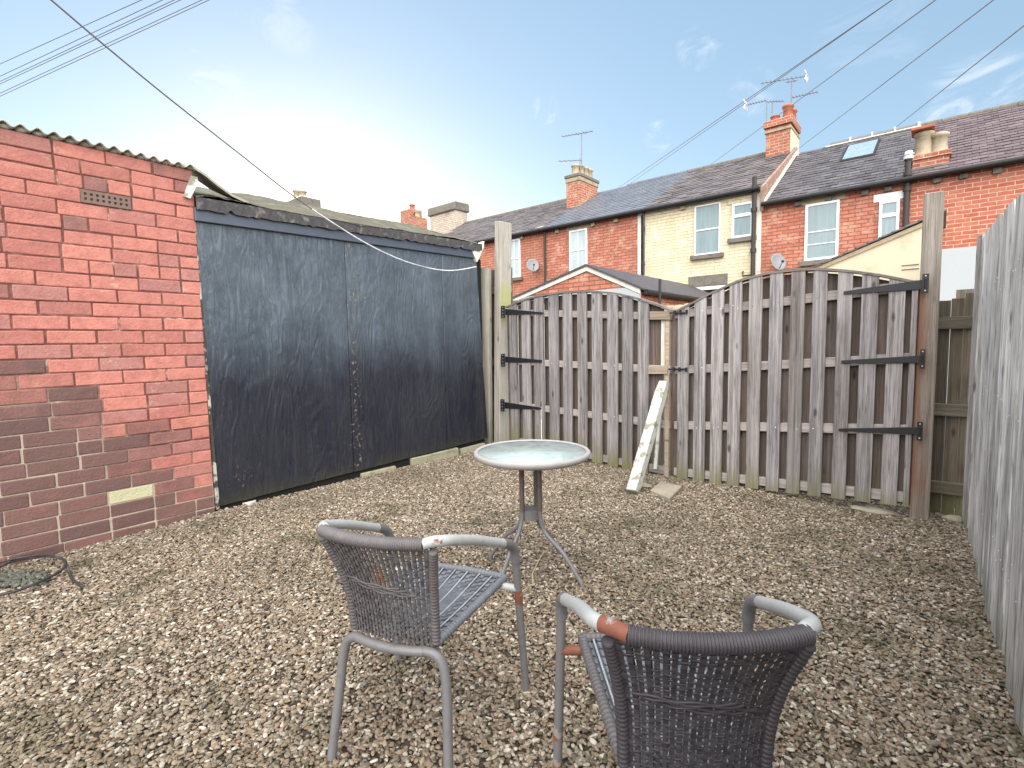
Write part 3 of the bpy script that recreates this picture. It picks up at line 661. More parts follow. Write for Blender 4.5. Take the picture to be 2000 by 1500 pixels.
# left leaf
dF = 0.021
uL0 = gp(992, 700)[0]; uL1 = gp(1309, 720)[0]
fr = []
for a, c in ((245, 322), (375, 460), (503, 600), (660, 757), (808, 898), (962, 1056), (1113, 1215), (1275, 1383), (1430, 1540), (1598, 1708)):
    fr.append((gp(950 + a / 5.405, 690, dF)[0], gp(950 + c / 5.405, 690, dF)[0]))
rails = []
for (p1, p2) in (((1063, 612), (1270, 617)), ((1060, 709), (1300, 722)), ((1060, 798), (1300, 830))):
    a = gp(*p1); c = gp(*p2); s_ = (c[1] - a[1]) / (c[0] - a[0]); rails.append((a[1] + s_ * (uL0 - a[0]), a[1] + s_ * (uL1 - a[0])))
uR0 = gp(1316, 720)[0]; uR1 = gp(1786, 740)[0]
lg = leaf('gate_leaf', gw(uL0, 0, 0), 'left leaf of the arched timber gate, one front board missing beside the middle', [(990, 598), (1005, 591), (1030, 582), (1060, 575), (1100, 569), (1150, 567), (1200, 571), (1250, 583), (1290, 596), (1312, 607)],
          [(uL0, 0.05), (uL1, -0.02)], fr, rails, (uL0, uL1), [gp(950 + 1790 / 5.405, 690, -.05)[0]], 'gate_mossy')
m = MB(); gbox(m, uL1 - .052, uL1 - .012, -.044, .002, -0.02, 1.50); m.build('edge_post', M['gate_new'], lg, 0.003)
m = MB(); gbox(m, uL0 - .002, uL0 + .045, -.044, .002, 0.0, 1.64); m.build('edge_post', M['gate_back'], lg, 0.003)
for (x0, x1, y, hh) in ((1269, 1309, 616, 10), (1262, 1304, 722, 11)):
    m = MB(); a = gp(x0, y, .012); c = gp(x1, y, .012); gbox(m, a[0], c[0], .0005, .019, a[1] - .04, a[1] + .036, None, c[1] - .04, c[1] + .036)
    m.build('patch_batten', M['gate_new'], lg, 0.003)
m = MB(); a = gp(1296, 620, -.03); c = gp(1293, 715, -.03); m.hexa([gw(a[0] - .018, -.045, c[1]), gw(a[0] + .018, -.045, c[1]), gw(a[0] + .018, -.02, c[1]), gw(a[0] - .018, -.02, c[1]), gw(a[0] - .018, -.045, a[1]), gw(a[0] + .018, -.045, a[1]), gw(a[0] + .018, -.02, a[1]), gw(a[0] - .018, -.02, a[1])])
m.build('pale_slat', M['post_pale'], lg)
m = MB(); a = gp(1280, 905, .03); c = gp(1288, 815, .03); m.tube([gw(a[0], .03, a[1] - .05), gw(c[0], .03, c[1])], 0.02, 4); m.build('loose_batten', M['white_timber'], lg)
m = MB(); a = gp(1057, 800, .03); c = gp(1057, 862, .03); m.tube([gw(a[0], .03, 0.05), gw(a[0], .03, a[1])], .006, 6); m.build('drop_bolt', M['wire_pale'], lg)
# right leaf
fr = []
for a, c in ((140, 262), (330, 460), (527, 662), (727, 868), (950, 1098), (1187, 1335), (1428, 1585), (1680, 1838)):
    fr.append((gp(1300 + a / 5.882, 650, dF)[0], gp(1300 + c / 5.882, 650, dF)[0]))
for a, c in ((180, 241), (280, 350), (393, 463)):
    fr.append((gp(1550 + a * .4668, 630, dF)[0], gp(1550 + c * .4668, 630, dF)[0]))
fr.append((gp(1550 + 490 * .4668, 630, dF)[0], uR1))
rails = []
for (p1, p2) in (((1347, 611), (1633, 576)), ((1376, 720), (1630, 707)), ((1337, 831), (1625, 837))):
    a = gp(*p1); c = gp(*p2); s_ = (c[1] - a[1]) / (c[0] - a[0]); rails.append((a[1] + s_ * (uR0 - a[0]), a[1] + s_ * (uR1 - a[0])))
rg = leaf('gate_leaf', gw(uR1, 0, 0), 'right leaf of the arched timber gate with all its boards and long black hinges', [(1318, 607), (1350, 591), (1380, 575), (1440, 547), (1500, 531), (1560, 524), (1600, 523), (1660, 527), (1720, 535), (1797, 550)],
          [(uR0, -0.01), (uR0 + .9, 0.028), (uR1, 0.078)], fr, rails, (uR0, uR1), [gp(1322, 720, -.05)[0]])
# hinges
def hinge(par, plate, strap, lab=None):
    t = MB(); (x0, x1, y0, y1) = plate
    a = gp(x0, y1, .05); c = gp(x1, y0, .05); gbox(t, a[0], c[0], .0455, .053, a[1], c[1], (0.5, 0.5, 0))
    (xa, ya, yb, xb, yc, yd) = strap
    q = [gp(xa, yb, .03), gp(xb, yd, .03), gp(xb, yc, .03), gp(xa, ya, .03)]
    t.poly([gw(u, .0235, z) for u, z in q], GN * 0.008, (0.5, 0.5, 0))
    t.tube([gw((a[0] + c[0]) / 2 if xa > xb else c[0], .05, q[0][1]), gw((a[0] + c[0]) / 2 if xa > xb else c[0], .05, q[3][1])], .009, 8)
    h_ = t.build('strap_hinge', M['iron'], par, 0.0015)
    for k in range(4):
        b_ = MB(); b_.blob(gw(lerp(a[0], c[0], 0.5), .054, lerp(a[1], c[1], (k + .5) / 4)), .0055, .004, .0055, None, 8, 5, 0)
        b_.build('screw', M['bolt'], h_)
    return h_
hinge(lg, (979, 986, 597, 621), (984, 603, 615, 1061, 610, 613))
hinge(lg, (979, 986, 691, 716), (984, 696, 708, 1058, 703, 708))
hinge(lg, (978, 985, 780, 803), (983, 785, 798, 1056, 796, 800))
hinge(rg, (1800, 1815, 534, 573), (1803, 546, 565, 1648, 569, 575))
hinge(rg, (1796, 1808, 682, 720), (1798, 694, 709, 1643, 704, 710))
hinge(rg, (1790, 1803, 824, 860), (1792, 834, 849, 1638, 837, 842))
def bolt(par, x0, x1, y, d=.03):
    t = MB(); a = gp(x0, y, d); c = gp(x1, y, d); t.tube([gw(a[0], d, a[1]), gw(c[0], d, c[1])], .008, 8)
    for q in (.3, .6, .95): u = lerp(a[0], c[0], q); gbox(t, u - .008, u + .008, .0215, d + .01, a[1] - .018, a[1] + .018)
    t.build('slide_bolt', M['iron'], par)
bolt(rg, 1308, 1343, 611); bolt(rg, 1306, 1342, 721)

# gap fence and leaning plank by the shed
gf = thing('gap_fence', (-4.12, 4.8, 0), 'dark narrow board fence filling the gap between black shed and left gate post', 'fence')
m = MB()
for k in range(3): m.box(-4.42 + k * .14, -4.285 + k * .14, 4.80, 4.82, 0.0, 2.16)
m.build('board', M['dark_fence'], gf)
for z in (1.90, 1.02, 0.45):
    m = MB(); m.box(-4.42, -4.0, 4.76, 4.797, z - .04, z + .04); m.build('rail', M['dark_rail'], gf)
pk = MB(); a0 = gy(937, 523, 4.6); a1 = gy(954, 523, 4.6); b0 = gy(950, 868, 4.6); b1 = gy(957, 868, 4.6)
pk.poly([a0, a1, b1, b0], (0, 0.05, 0)); tag(pk.build('leaning_plank', M['post_pale']), 'pale bare plank standing upright against the right end of the black shed', 'plank')

# right gap fence
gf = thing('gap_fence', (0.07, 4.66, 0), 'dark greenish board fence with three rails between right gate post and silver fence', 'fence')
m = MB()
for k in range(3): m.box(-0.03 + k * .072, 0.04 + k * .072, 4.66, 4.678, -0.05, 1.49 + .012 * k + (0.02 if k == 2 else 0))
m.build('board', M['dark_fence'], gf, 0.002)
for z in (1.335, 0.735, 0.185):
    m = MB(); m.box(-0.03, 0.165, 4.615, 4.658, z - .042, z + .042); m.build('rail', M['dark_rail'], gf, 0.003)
# long silver fence on the right
ff = thing('board_fence', (0.2, 2.4, 0), 'long silver-grey vertical board fence running along the right side', 'fence')
A0, A1 = Vector((0.160, 4.62, 0)), Vector((0.315, -0.05, 0)); ax = (A1 - A0); Ln = ax.length; ax.normalize(); nx_ = Vector((-1, -0.0335, 0)).normalized()
m = MB(); s_ = 0.0
while s_ < Ln:
    w_ = R_.uniform(0.062, 0.118); e = R_.uniform(-.014, .012); zt = 1.880 - 0.054 * s_ + R_.uniform(-.006, .006)
    p0 = A0 + ax * s_; p1 = A0 + ax * (s_ + w_ - .009); th = 0.02
    o0, o1 = nx_ * (e + .006), nx_ * (e - .004); bk = -nx_ * th
    m.hexa([p0 + bk, p1 + bk, p1 + o1, p0 + o0, p0 + bk + Vector((0, 0, zt)), p1 + bk + Vector((0, 0, zt)), p1 + o1 + Vector((0, 0, zt)), p0 + o0 + Vector((0, 0, zt))])
    for z in (0.35, 0.95, 1.5):
        for q in (0.3, 0.7):
            if R_.random() < .5: m.blob(lerp(p0 + o0, p1 + o1, q) + Vector((0, 0, z + R_.uniform(-.05, .05))), .002, .0035, .0035, (0, 0, 1), 6, 4, 0)
    s_ += w_
m.build('boards', M['fence'], ff, 0.0025)
for z in (0.35, 0.95, 1.5):
    m = MB(); p0 = A0 - nx_ * .045; p1 = A1 - nx_ * .045
    m.hexa([p0 + Vector((0, 0, z - .04)) - nx_ * .04, p1 + Vector((0, 0, z - .04)) - nx_ * .04, p1 + Vector((0, 0, z - .04)), p0 + Vector((0, 0, z - .04)), p0 + Vector((0, 0, z + .04)) - nx_ * .04, p1 + Vector((0, 0, z + .04)) - nx_ * .04, p1 + Vector((0, 0, z + .04)), p0 + Vector((0, 0, z + .04))])
    m.build('rail', M['dark_rail'], ff)

# leaning lichened post, slab, bits on the ground
B0 = gz(1235, 963, 0.0); B1 = gp(1297, 745, .05); B1 = gw(B1[0], .05, B1[1] - .01)
ax = (B1 - B0).normalized(); sd = ax.cross(Vector((0, 1, 0))).normalized(); dp = sd.cross(ax)
m = MB(); n = 9; hw = .044; vs = []
for k in range(n + 1):
    c = lerp(B0, B1, k / n)
    if k == 0: c = c + ax * .01
    jj = lambda: R_.uniform(-.0012, .0012)
    w_ = hw * (1.0 if k < n else .8)
    vs += [c + sd * (-w_ + jj()) + dp * -w_, c + sd * (w_ + jj()) + dp * -w_, c + sd * (w_ + jj()) + dp * w_, c + sd * (-w_ + jj()) + dp * w_]
fs = [(0, 3, 2, 1), (4 * n, 4 * n + 1, 4 * n + 2, 4 * n + 3)]
for k in range(n):
    for q in range(4): fs.append((4 * k + q, 4 * k + (q + 1) % 4, 4 * k + 4 + (q + 1) % 4, 4 * k + 4 + q))
m.add(vs, fs, (.5, .5, 0))
tag(m.build('leaning_post', M['lichen_post'], None, 0.006), 'old square post with flaking white paint leaning against the gate middle', 'post')
m = MB(); q = [gz(1270, 957, .014), gz(1308, 973, .014), gz(1332, 949, .014), gz(1290, 940, .014)]; m.poly([(p.x, p.y, -.02) for p in q], (0, 0, .036))
tag(m.build('paving_slab', M['concrete'], None, 0.005), 'small pale broken slab lying flat beside the foot of the leaning post', 'slab')
m = MB(); c = gz(1255, 948, 0); m.blob((c.x, c.y, 0), .09, .06, .022, None, 9, 5, .3)
tag(m.build('flat_stone', M['concrete']), 'flat grey stone half buried between leaning post and pale slab', 'stone')
m = MB(); c = gz(1700, 1001, 0); m.blob((c.x, c.y + .06, 0), .16, .07, .02, None, 11, 5, .25)
tag(m.build('flat_stone', M['concrete']), 'flat stone in the dark gap under the right gate leaf', 'stone')
m = MB(); c = gz(1870, 1016, 0); m.blob((c.x - .02, c.y, 0), .06, .05, .03, None, 9, 5, .25)
tag(m.build('flat_stone', M['concrete']), 'pale stone at the foot of the dark right gap fence', 'stone')
m = MB(); q = [gz(472, 984, .01), gz(497, 973, .01), gz(500, 979, .01), gz(488, 985, .01)]; m.poly([(p.x, p.y, -.01) for p in q], (0, 0, .028))
tag(m.build('broken_tile', M['trim_white']), 'white broken tile shard lying under the near end of the black boards', 'shard')
# cable loops
m = MB(); pts = [(-20, 1118), (20, 1098), (70, 1088), (110, 1088), (128, 1098), (118, 1115), (80, 1135), (30, 1155), (-20, 1165)]
m.tube(smooth_path([gz(x, y, .035) for x, y in pts], 6), .0075, 8)
pts = [(127, 1097), (134, 1112), (142, 1128), (162, 1139)]
m.tube(smooth_path([gz(x, y, .03) - Vector((0, 0, .02 * i / 3)) for i, (x, y) in enumerate(pts)], 6), .0075, 8)
m.tube(smooth_path([gz(x, y, .05) for x, y in ((-20, 1105), (30, 1091), (80, 1084), (105, 1085))], 6), .006, 8)
tag(m.build('cable', M['cable']), 'loops of old black cable lying by the foot of the brick wall', 'cable')
m = MB()
for k in range(170):
    c = gz(R_.uniform(-30, 95), R_.uniform(1118, 1148), 0); m.blob((c.x, c.y, .012), *(R_.uniform(.005, .019) for _ in range(2)), R_.uniform(.006, .016), None, 8, 6, .3)
tag(m.build('rubble', M['moss']), 'mossy greenish mortar rubble heaped under the cable loops by the brick wall', 'rubble', kind='stuff')
for pts, lab in (([(1063, 1076), (1052, 1095), (1040, 1120), (1041, 1142)], 'thin dry twig lying on the gravel under the round table'), ([(1008, 1172), (1016, 1158), (1030, 1148)], 'short dry twig beside the armrest of the left chair')):
    m = MB(); m.tube([gz(x, y, .02) for x, y in pts], .004, 6); tag(m.build('twig', M['twig']), lab, 'twig')
m = MB(); c = gz(1090, 1170, 0.01)
m.blob((c.x, c.y, .008), .02, .012, .01, None, 8, 5, .35)

# ------------------------------------------------------------------ table
T0 = Vector((-1.672, 2.150, 0)); TR = 0.312; TZ = 0.668
tb = thing('bistro_table', T0, 'round glass-topped garden table on splayed metal legs in the middle of the yard', 'table')
m = MB(); m.lathe([(TR - .022, TZ), (TR - .018, TZ + .005), (TR - .006, TZ + .006), (TR, TZ), (TR + .001, TZ - .010), (TR - .004, TZ - .022), (TR - .020, TZ - .033), (TR - .05, TZ - .037), (TR - .06, TZ - .034), (0.001, TZ - .030)], T0, 72); m.build('rim', M['table_rim'], tb)
m = MB(); m.lathe([(0.0005, TZ - .001), (TR - .021, TZ - .001), (TR - .021, TZ - .008), (0.0005, TZ - .008)], T0, 72)
def table_glass():
    t = NT('frosted_table_glass'); v = t.coord((1, 1, 1), offs=False)
    n = t.noise(v, 5, 5, 0.6, 1.5); n2 = t.noise(v, 30, 4)
    c = t.mix(t.ramp(n, [(0.4, 0.0), (0.62, 1.0)]), (0.27, 0.33, 0.32), (0.37, 0.43, 0.42))
    c = t.mix(t.ramp(n2, [(0.58, 0.0), (0.72, 0.4)]), c, (0.2, 0.24, 0.23))
    t.b.inputs['Specular IOR Level'].default_value = 0.6
    return t.out(c, t.math('ADD', t.math('MULTIPLY', n, 0.2), 0.12))
m.build('glass_top', table_glass(), tb)
ht = 0.335
feet = [Vector((-1.350, 2.143, 0)), gz(958, 1091), gz(975, 1148), gz(1092, 1083)]
base = Vector((-1.672, 2.09, 0))
for i, f_ in enumerate(feet):
    dr = (f_ - base); dr.z = 0; R0 = dr.length; dr.normalize()
    cx = base + (T0 - base) * .6
    k = cx + dr * .060
    up = [k + Vector((0, 0, TZ - .04)), k + Vector((0, 0, ht + .02))]
    m = MB(); m.tube(up, .0135, 10, (R_.random(), R_.random(), 0.15)); m.build('post', M['tube_brown'], tb)
    e = base + dr * R0
    path = smooth_path([k + Vector((0, 0, ht + .02)), k + dr * .004 + Vector((0, 0, ht - .03)), k + dr * .035 + Vector((0, 0, ht - .10)), lerp(k, e, .55) + Vector((0, 0, .155)), lerp(k, e, .86) + Vector((0, 0, .06)), lerp(k, e, .97) + Vector((0, 0, .022)), e + Vector((0, 0, -.005))], 6)
    m = MB(); m.tube(path, .0115, 10, (R_.random(), R_.random(), 0.04)); m.build('leg', M['tube'], tb)
cx = base + (T0 - base) * .6
m = MB(); m.tube([cx + Vector((0, 0, ht - .03)), cx + Vector((0, 0, ht + .022))], .054, 16); m.build('collar', M['tube'], tb)
m = MB(); m.box(cx.x - .06, cx.x + .06, cx.y - .06, cx.y + .06, TZ - .065, TZ - .035); m.build('top_bracket', M['tube_brown'], tb, .003)

# ------------------------------------------------------------------ chairs
def make_chair(loc, ang, label, dark, seed, opts):
    rnd = random.Random(seed)
    t = thing('garden_chair', (0, 0, 0), label, 'chair', 'rattan garden chairs')
    wk = M['wicker_dark'] if dark else M['wicker']
    SZ = 0.395
    def S(u, v): return Vector((u * (.140 + .042 * v - .012 * math.sin(math.pi * v)), -.425 - .078 * v - .036 * (1 - u * u) * (0.7 + .3 * v) + .018 * math.sin(math.pi * v), SZ - .005 + .316 * v))
    # woven back: flat stakes with open joints crossed by thin strands
    m = MB(); nc = 21
    for i in range(nc):
        u0 = lerp(-.95, .95, (i + .5) / nc); hwd = .95 / nc * (.66 if dark else .56)
        for k in range(34):
            va, vb = k / 34, (k + 1) / 34
            wv = .0010 * (1 if (k + i) % 2 else -1)
            jog = rnd.uniform(-.002, .002)
            n_ = Vector((0, wv, 0))
            m.add([S(u0 - hwd + jog, va) + n_, S(u0 + hwd + jog, va) + n_, S(u0 + hwd + jog, vb) + n_, S(u0 - hwd + jog, vb) + n_,
                   S(u0 - hwd + jog, va) + n_ + Vector((0, -.003, 0)), S(u0 + hwd + jog, va) + n_ + Vector((0, -.003, 0)), S(u0 + hwd + jog, vb) + n_ + Vector((0, -.003, 0)), S(u0 - hwd + jog, vb) + n_ + Vector((0, -.003, 0))],
                  [(0, 1, 2, 3), (7, 6, 5, 4), (0, 4, 5, 1), (1, 5, 6, 2), (2, 6, 7, 3), (3, 7, 4, 0)], (rnd.random(), rnd.random(), (0.9 if (opts.get('rustpatch') and abs(u0 - opts['rustpatch'][0]) < .1 and abs(va - opts['rustpatch'][1]) < .09) else 0)))
    for i in range(nc + 1):                                   # dark tubes added to stand in for shade in the joints
        u0 = lerp(-.95, .95, i / nc)
        if dark and i % 2: continue
        m.tube([S(u0, k / 10) + Vector((0, .008, 0)) for k in range(11)], .0021 if dark else .0032, 5, (0.0, 0.0, 0.0), False)
    ns_ = 44 if dark else 26
    for k in range(ns_):
        vv = (k + .5) / ns_ + rnd.uniform(-.004, .004)
        if rnd.random() < .08: continue
        pts = [S(lerp(-.98, .98, j / 14), vv + rnd.uniform(-.004, .004)) + Vector((0, .0035 * (1 if (j + k) % 2 else -1), 0)) for j in range(15)]
        m.tube(pts, .0018 if dark else .0014, 5, None if dark else (.1, .1, 0), False)
    for vv, ua, ub, th in ((.59, -.85, .40, .0032), (.57, -.7, .5, .0036), (.535, -.5, .7, .003), (.51, -.2, .8, .0034)):
        pts = [S(lerp(ua, ub, j / 12), vv + .010 * math.sin(j * 1.3 + vv * 40) - .03 * j / 12) + Vector((0, -.0045, 0)) for j in range(13)]
        m.tube(pts, th, 6, (0.4, 0.5, 0))
    m.build('backrest', wk, t)
    def wrap(path, r0, nring, col=None):        # cord-wrapped tube: alternating radii
        P_ = [Vector(p) for p in path]; tot = [0]
        for a, c in zip(P_, P_[1:]): tot.append(tot[-1] + (c - a).length)
        out = []; rr = []
        ks = []
        for k in range(nring):
            for q_, r__ in ((.0, .78), (.22, .95), (.5, 1.0), (.78, .95)): ks.append(((k + q_) / nring, r__ * rnd.uniform(.985, 1.015)))
        ks.append((1.0, .78))
        for f_, r__ in ks:
            d = tot[-1] * f_; i = max(j for j in range(len(tot)) if tot[j] <= d + 1e-9); i = min(i, len(P_) - 2)
            q = (d - tot[i]) / max(tot[i + 1] - tot[i], 1e-9); out.append(lerp(P_[i], P_[i + 1], q)); rr.append(r0 * r__)
        return out, rr
    for s in (-1, 1):
        m = MB(); pth, rr = wrap([S(s * 1.0, v_ / 8 * .98) for v_ in range(9)], .0140, 30); m.tube(pth, rr, 9, (rnd.random() * .5 + .3, .5, 0)); m.build('back_upright', wk, t)
    # rail
    top = lambda u: S(u, 1.0) + Vector((0, -.004 * 0, .014))
    wl, wr = opts['wrap']
    m = MB(); pth, rr = wrap([top(lerp(wl, wr, k / 16)) for k in range(17)], .0188, 54); m.tube(pth, rr, 12, (.75, .5, 0)); m.build('top_rail', wk, t)
    for s, key in ((-1, 'L'), (1, 'R')):
        e = top(s * (abs(wl) if s < 0 else wr) * .99)
        core = smooth_path([e, Vector((s * .176, -.497, .724)), Vector((s * .197, -.476, .721)), Vector((s * .209, -.435, .709)), Vector((s * .222, -.32, .667)), Vector((s * .238, -.18, .607)), Vector((s * .246, -.115, .579)), Vector((s * .249, -.082, .560)), Vector((s * .251, -.058, .532)), Vector((s * .252, -.048, .49))], 5)
        cut = int(len(core) * .60); rc = opts.get('sleeve' + key)
        st_ = 0
        ar = MB(); ar.tube(core, .0155, 12, (rnd.random(), rnd.random(), opts.get('armr', .0)))
        a_ = ar.build('armrest', M['tube_white'], t)
        if rc:
            sl = MB(); sl.tube(core[0:rc], .0162, 12, (.2, .6, 1)); sl.build('rusty_sleeve', M['tube_rust'], a_)
        cp = MB(); cp.tube(core[cut:], .0168, 12); cp.build('arm_cap', M['tube'], a_)
        m = MB(); m.tube([Vector((s * .252, -.048, .495)), Vector((s * .2585, -.026, .26)), Vector((s * .2665, .0, 0.0 - .006))], .0135, 10, (rnd.random(), rnd.random(), .03))
        lg_ = m.build('leg', M['tube'], t)
        for (za, zb) in opts.get('rust' + key, []):
            q = MB(); lp_ = lambda z_: Vector((s * (.2665 - .0293 * z_), -.097 * z_, z_)); q.tube([lp_(za), lp_((za + zb) / 2), lp_(zb)], [.0139, .0145, .0139], 10, (.3, .5, .9)); q.build('rust_patch', M['tube_rust'], lg_)
        m = MB(); m.tube([Vector((s * .2555, -.038, SZ - .006)), Vector((s * .188, -.034, SZ - .008))], .0135, 10, (rnd.random(), .5, 1 if opts.get('stub' + key) else 0)); m.build('seat_stub', M['tube_rust'] if opts.get('stub' + key) else M['tube_white'], t)
        m = MB(); m.tube(smooth_path([Vector((s * .10, -.446, SZ - .022)), Vector((s * .135, -.440, SZ - .026)), Vector((s * .163, -.438, SZ - .05)), Vector((s * .176, -.442, SZ - .10)), Vector((s * .183, -.452, SZ - .18)), Vector((s * .199, -.487, -.004))], 6), .0145, 10, (rnd.random(), rnd.random(), .0))
        m.build('leg', M['tube'], t)
    m = MB(); m.tube([Vector((lerp(-.11, .11, k / 8), -.446 - .016 * (1 - (k / 4 - 1) ** 2), SZ - .022)) for k in range(9)], .0145, 10); m.build('rear_crossbar', M['tube'], t)
    # seat
    q = lambda a, c: Vector((a * lerp(.142, .192, c), lerp(-.425, .0, c) + .015 * (1 - a * a) * c, SZ - .012 * math.sin(math.pi * c) * (1 - a * a) + .008 * c))
    m = MB(); na = 22
    for i in range(na):
        a0, a1 = lerp(-.97, .97, (i + .06) / na), lerp(-.97, .97, (i + .94) / na); pale = i % 3 == 1
        if pale: continue
        for k in range(26):
            c0_, c1_ = k / 26, (k + .86) / 26; dz = .0022 * (1 if (i + k) % 2 else -1)
            p_ = [q(a0, c0_), q(a1, c0_), q(a1, c1_), q(a0, c1_)]
            m.add([x_ + Vector((0, 0, dz)) for x_ in p_] + [x_ + Vector((0, 0, dz - .004)) for x_ in p_], [(0, 1, 2, 3), (7, 6, 5, 4), (0, 4, 5, 1), (1, 5, 6, 2), (2, 6, 7, 3), (3, 7, 4, 0)], (rnd.random(), rnd.random(), 0))
    m.add([q(-.98, 0) - Vector((0, 0, .008)), q(.98, 0) - Vector((0, 0, .008)), q(.98, 1) - Vector((0, 0, .008)), q(-.98, 1) - Vector((0, 0, .008))], [(0, 1, 2, 3)], (0, 0, 0))
    st_ = m.build('seat', M['seat_w'], t)
    m = MB()
    for i in range(na):
        if i % 3 != 1: continue
        a0 = lerp(-.97, .97, (i + .5) / na)
        m.tube([q(a0, k / 10) + Vector((0, 0, .001)) for k in range(11)], .0032, 6, None, False)
    m.build('pale_strand', M['seat_pale'], st_)
    m = MB()
    ring = [q(-1, k / 8) for k in range(9)] + [q(lerp(-1, 1, k / 6), 1) for k in range(1, 7)] + [q(1, 1 - k / 8) for k in range(1, 9)]
    pth, rr = wrap(ring, .0145, 90); m.tube(pth, rr, 9, (.6, .5, 0)); m.build('seat_border', M['seat_w'] if not dark else M['wicker'], t)
    t.location = loc; t.rotation_euler = (0, 0, ang)
    return t
make_chair(Vector((-1.363, 1.284, 0)), .3536, 'grey rattan armchair seen from behind left, facing the round table, with rust on its back', False, 5,
    dict(wrap=(-.98, .86), rustpatch=(.05, .67), rustR=[(.33, .385)], armr=.02))
make_chair(Vector((-.605, 1.312, 0)), .636, 'dark rattan armchair in the right foreground with a rusty sleeve on its left arm', True, 9,
    dict(wrap=(-.80, .97), sleeveL=9, rustL=[(.10, .15), (0.0, .045)], stubL=True, armr=.03))

# ------------------------------------------------------------------ terraced houses
YH = 14.0
def hp(px, py, dy=0.0): return gy(px, py, YH + dy)
def roof_slates(m, x0, x1, ye, ze, yr, zr_, sw=0.27, rows=17, newstyle=False, edge=None, jit=1.0):
    s = Vector((0, yr - ye, zr_ - ze)); Ls = s.length; s.normalize(); nrm = Vector((0, -s.z, s.y))
    for k in range(rows):
        a = k / rows * Ls; e = Ls / rows * 1.22
        x = x0 - (sw / 2 if k % 2 else 0)
        while x < x1:
            xa, xb = max(x, x0), min(x + sw - .006, x1)
            cond = edge is None or edge((xa + xb) / 2, k / rows)
            if xb - xa > .03 and cond:
                q = R_.uniform(-.004, .006) * jit; tl = R_.uniform(-.008, .008) * jit
                b0 = Vector((0, ye, ze)) + s * (a + tl) + nrm * (.020 + q); b1 = Vector((0, ye, ze)) + s * (a + e) + nrm * (.004)
                col = (R_.random(), R_.random(), 0 if R_.random() > .004 or newstyle else .7)
                th = nrm * -.010
                P_ = [Vector((xa, 0, 0)) + b0, Vector((xb, 0, 0)) + b0, Vector((xb, 0, 0)) + b1, Vector((xa, 0, 0)) + b1]
                m.add(P_ + [p + th for p in P_], [(0, 1, 2, 3), (0, 4, 5, 1), (1, 5, 6, 2), (3, 7, 4, 0)], col)
            x += sw
def window(par, x0, x1, z0, z1, y, kind='sash', mat=None, frame=.055, sill=True, lintel=True, lint_mat=None, sill_mat=None):
    y -= .052; fr_ = MB(); d0, d1 = y - .004, y + .05
    fr_.box(x0, x0 + frame, d0, d1, z0, z1); fr_.box(x1 - frame, x1, d0, d1, z0, z1)
    fr_.box(x0 + frame, x1 - frame, d0, d1, z0, z0 + frame); fr_.box(x0 + frame, x1 - frame, d0, d1, z1 - frame, z1)
    zm = (z0 + z1) / 2
    if kind == 'sash':
        fr_.box(x0 + frame, x1 - frame, d0 + .004, d1, zm - frame * .45, zm + frame * .45)
        xm = (x0 + x1) / 2; fr_.box(xm - .012, xm + .012, d0 + .01, d1, z0 + frame, zm - frame * .45); fr_.box(xm - .012, xm + .012, d0 + .01, d1, zm + frame * .45, z1 - frame)
    elif kind == 'bar': fr_.box(x0 + frame, x1 - frame, d0 + .004, d1, zm - .018, zm + .018)
    elif kind == 'two': fr_.box(x0 + frame, x1 - frame, d0 + .004, d1, zm - .012, zm + .012); q = lerp(z0, z1, .28); fr_.box(x0 + frame, x1 - frame, d0 + .006, d1, q - .01, q + .01)
    elif kind == 'top': q = lerp(z0, z1, .64); fr_.box(x0 + frame, x1 - frame, d0 - .006, d1, q - .04, q + .04)
    w = fr_.build('window', M['upvc'], par, .004)
    p = MB(); p.box(x0 + frame * .5, x1 - frame * .5, y + .02, y + .03, z0 + frame * .5, z1 - frame * .5); p.build('pane', mat or M['pane'], w)
    if sill:
        s = MB(); s.box(x0 - .09, x1 + .09, y - .06, y + .05, z0 - .115, z0 - .004); s.build('sill', sill_mat or M['dark_stone'], w, .006)
    if lintel:
        s = MB(); s.box(x0 - .11, x1 + .11, y + .028, y + .05, z1 + .004, z1 + .17); s.build('lintel', lint_mat or M['sandstone'], w, .006)
    return w
def winpx(par, a, c, **kw):
    p = hp(*a); q = hp(*c); return window(par, p.x, q.x, q.z, p.z, YH, **kw)
def house(name, x0, x1, eave, ridge, wallmat, label):
    t = thing(name, ((x0 + x1) / 2, YH, 0), label, 'house', 'brick terraced houses beyond the gate')
    m = MB(); yr = YH + 3.5; yb = YH + 7
    a = [(x0 + .001, YH, -.06), (x0 + .001, yb, -.06), (x0 + .001, yb, eave), (x0 + .001, yr, ridge), (x0 + .001, YH, eave)]
    m.poly(a, (x1 - x0 - .002, 0, 0), (.5, .5, 0)); m.build('wall', wallmat, t)
    return t
def roofof(t, x0, x1, eave, ridge, mat, **kw):
    m = MB(); yr = YH + 3.5; e0 = YH - .16; ez = eave - .10 + .02
    roof_slates(m, x0, x1, e0, ez + .03, yr, ridge + .03, **kw)
    m.add([(x0, e0, ez), (x1, e0, ez), (x1, yr, ridge + .01), (x0, yr, ridge + .01)], [(0, 1, 2, 3)], (.3, .3, 0))
    m.add([(x0, yr, ridge + .01), (x1, yr, ridge + .01), (x1, YH + 7.2, eave - .1), (x0, YH + 7.2, eave - .1)], [(0, 1, 2, 3)], (.3, .3, 0))
    return m.build('roof', mat, t)
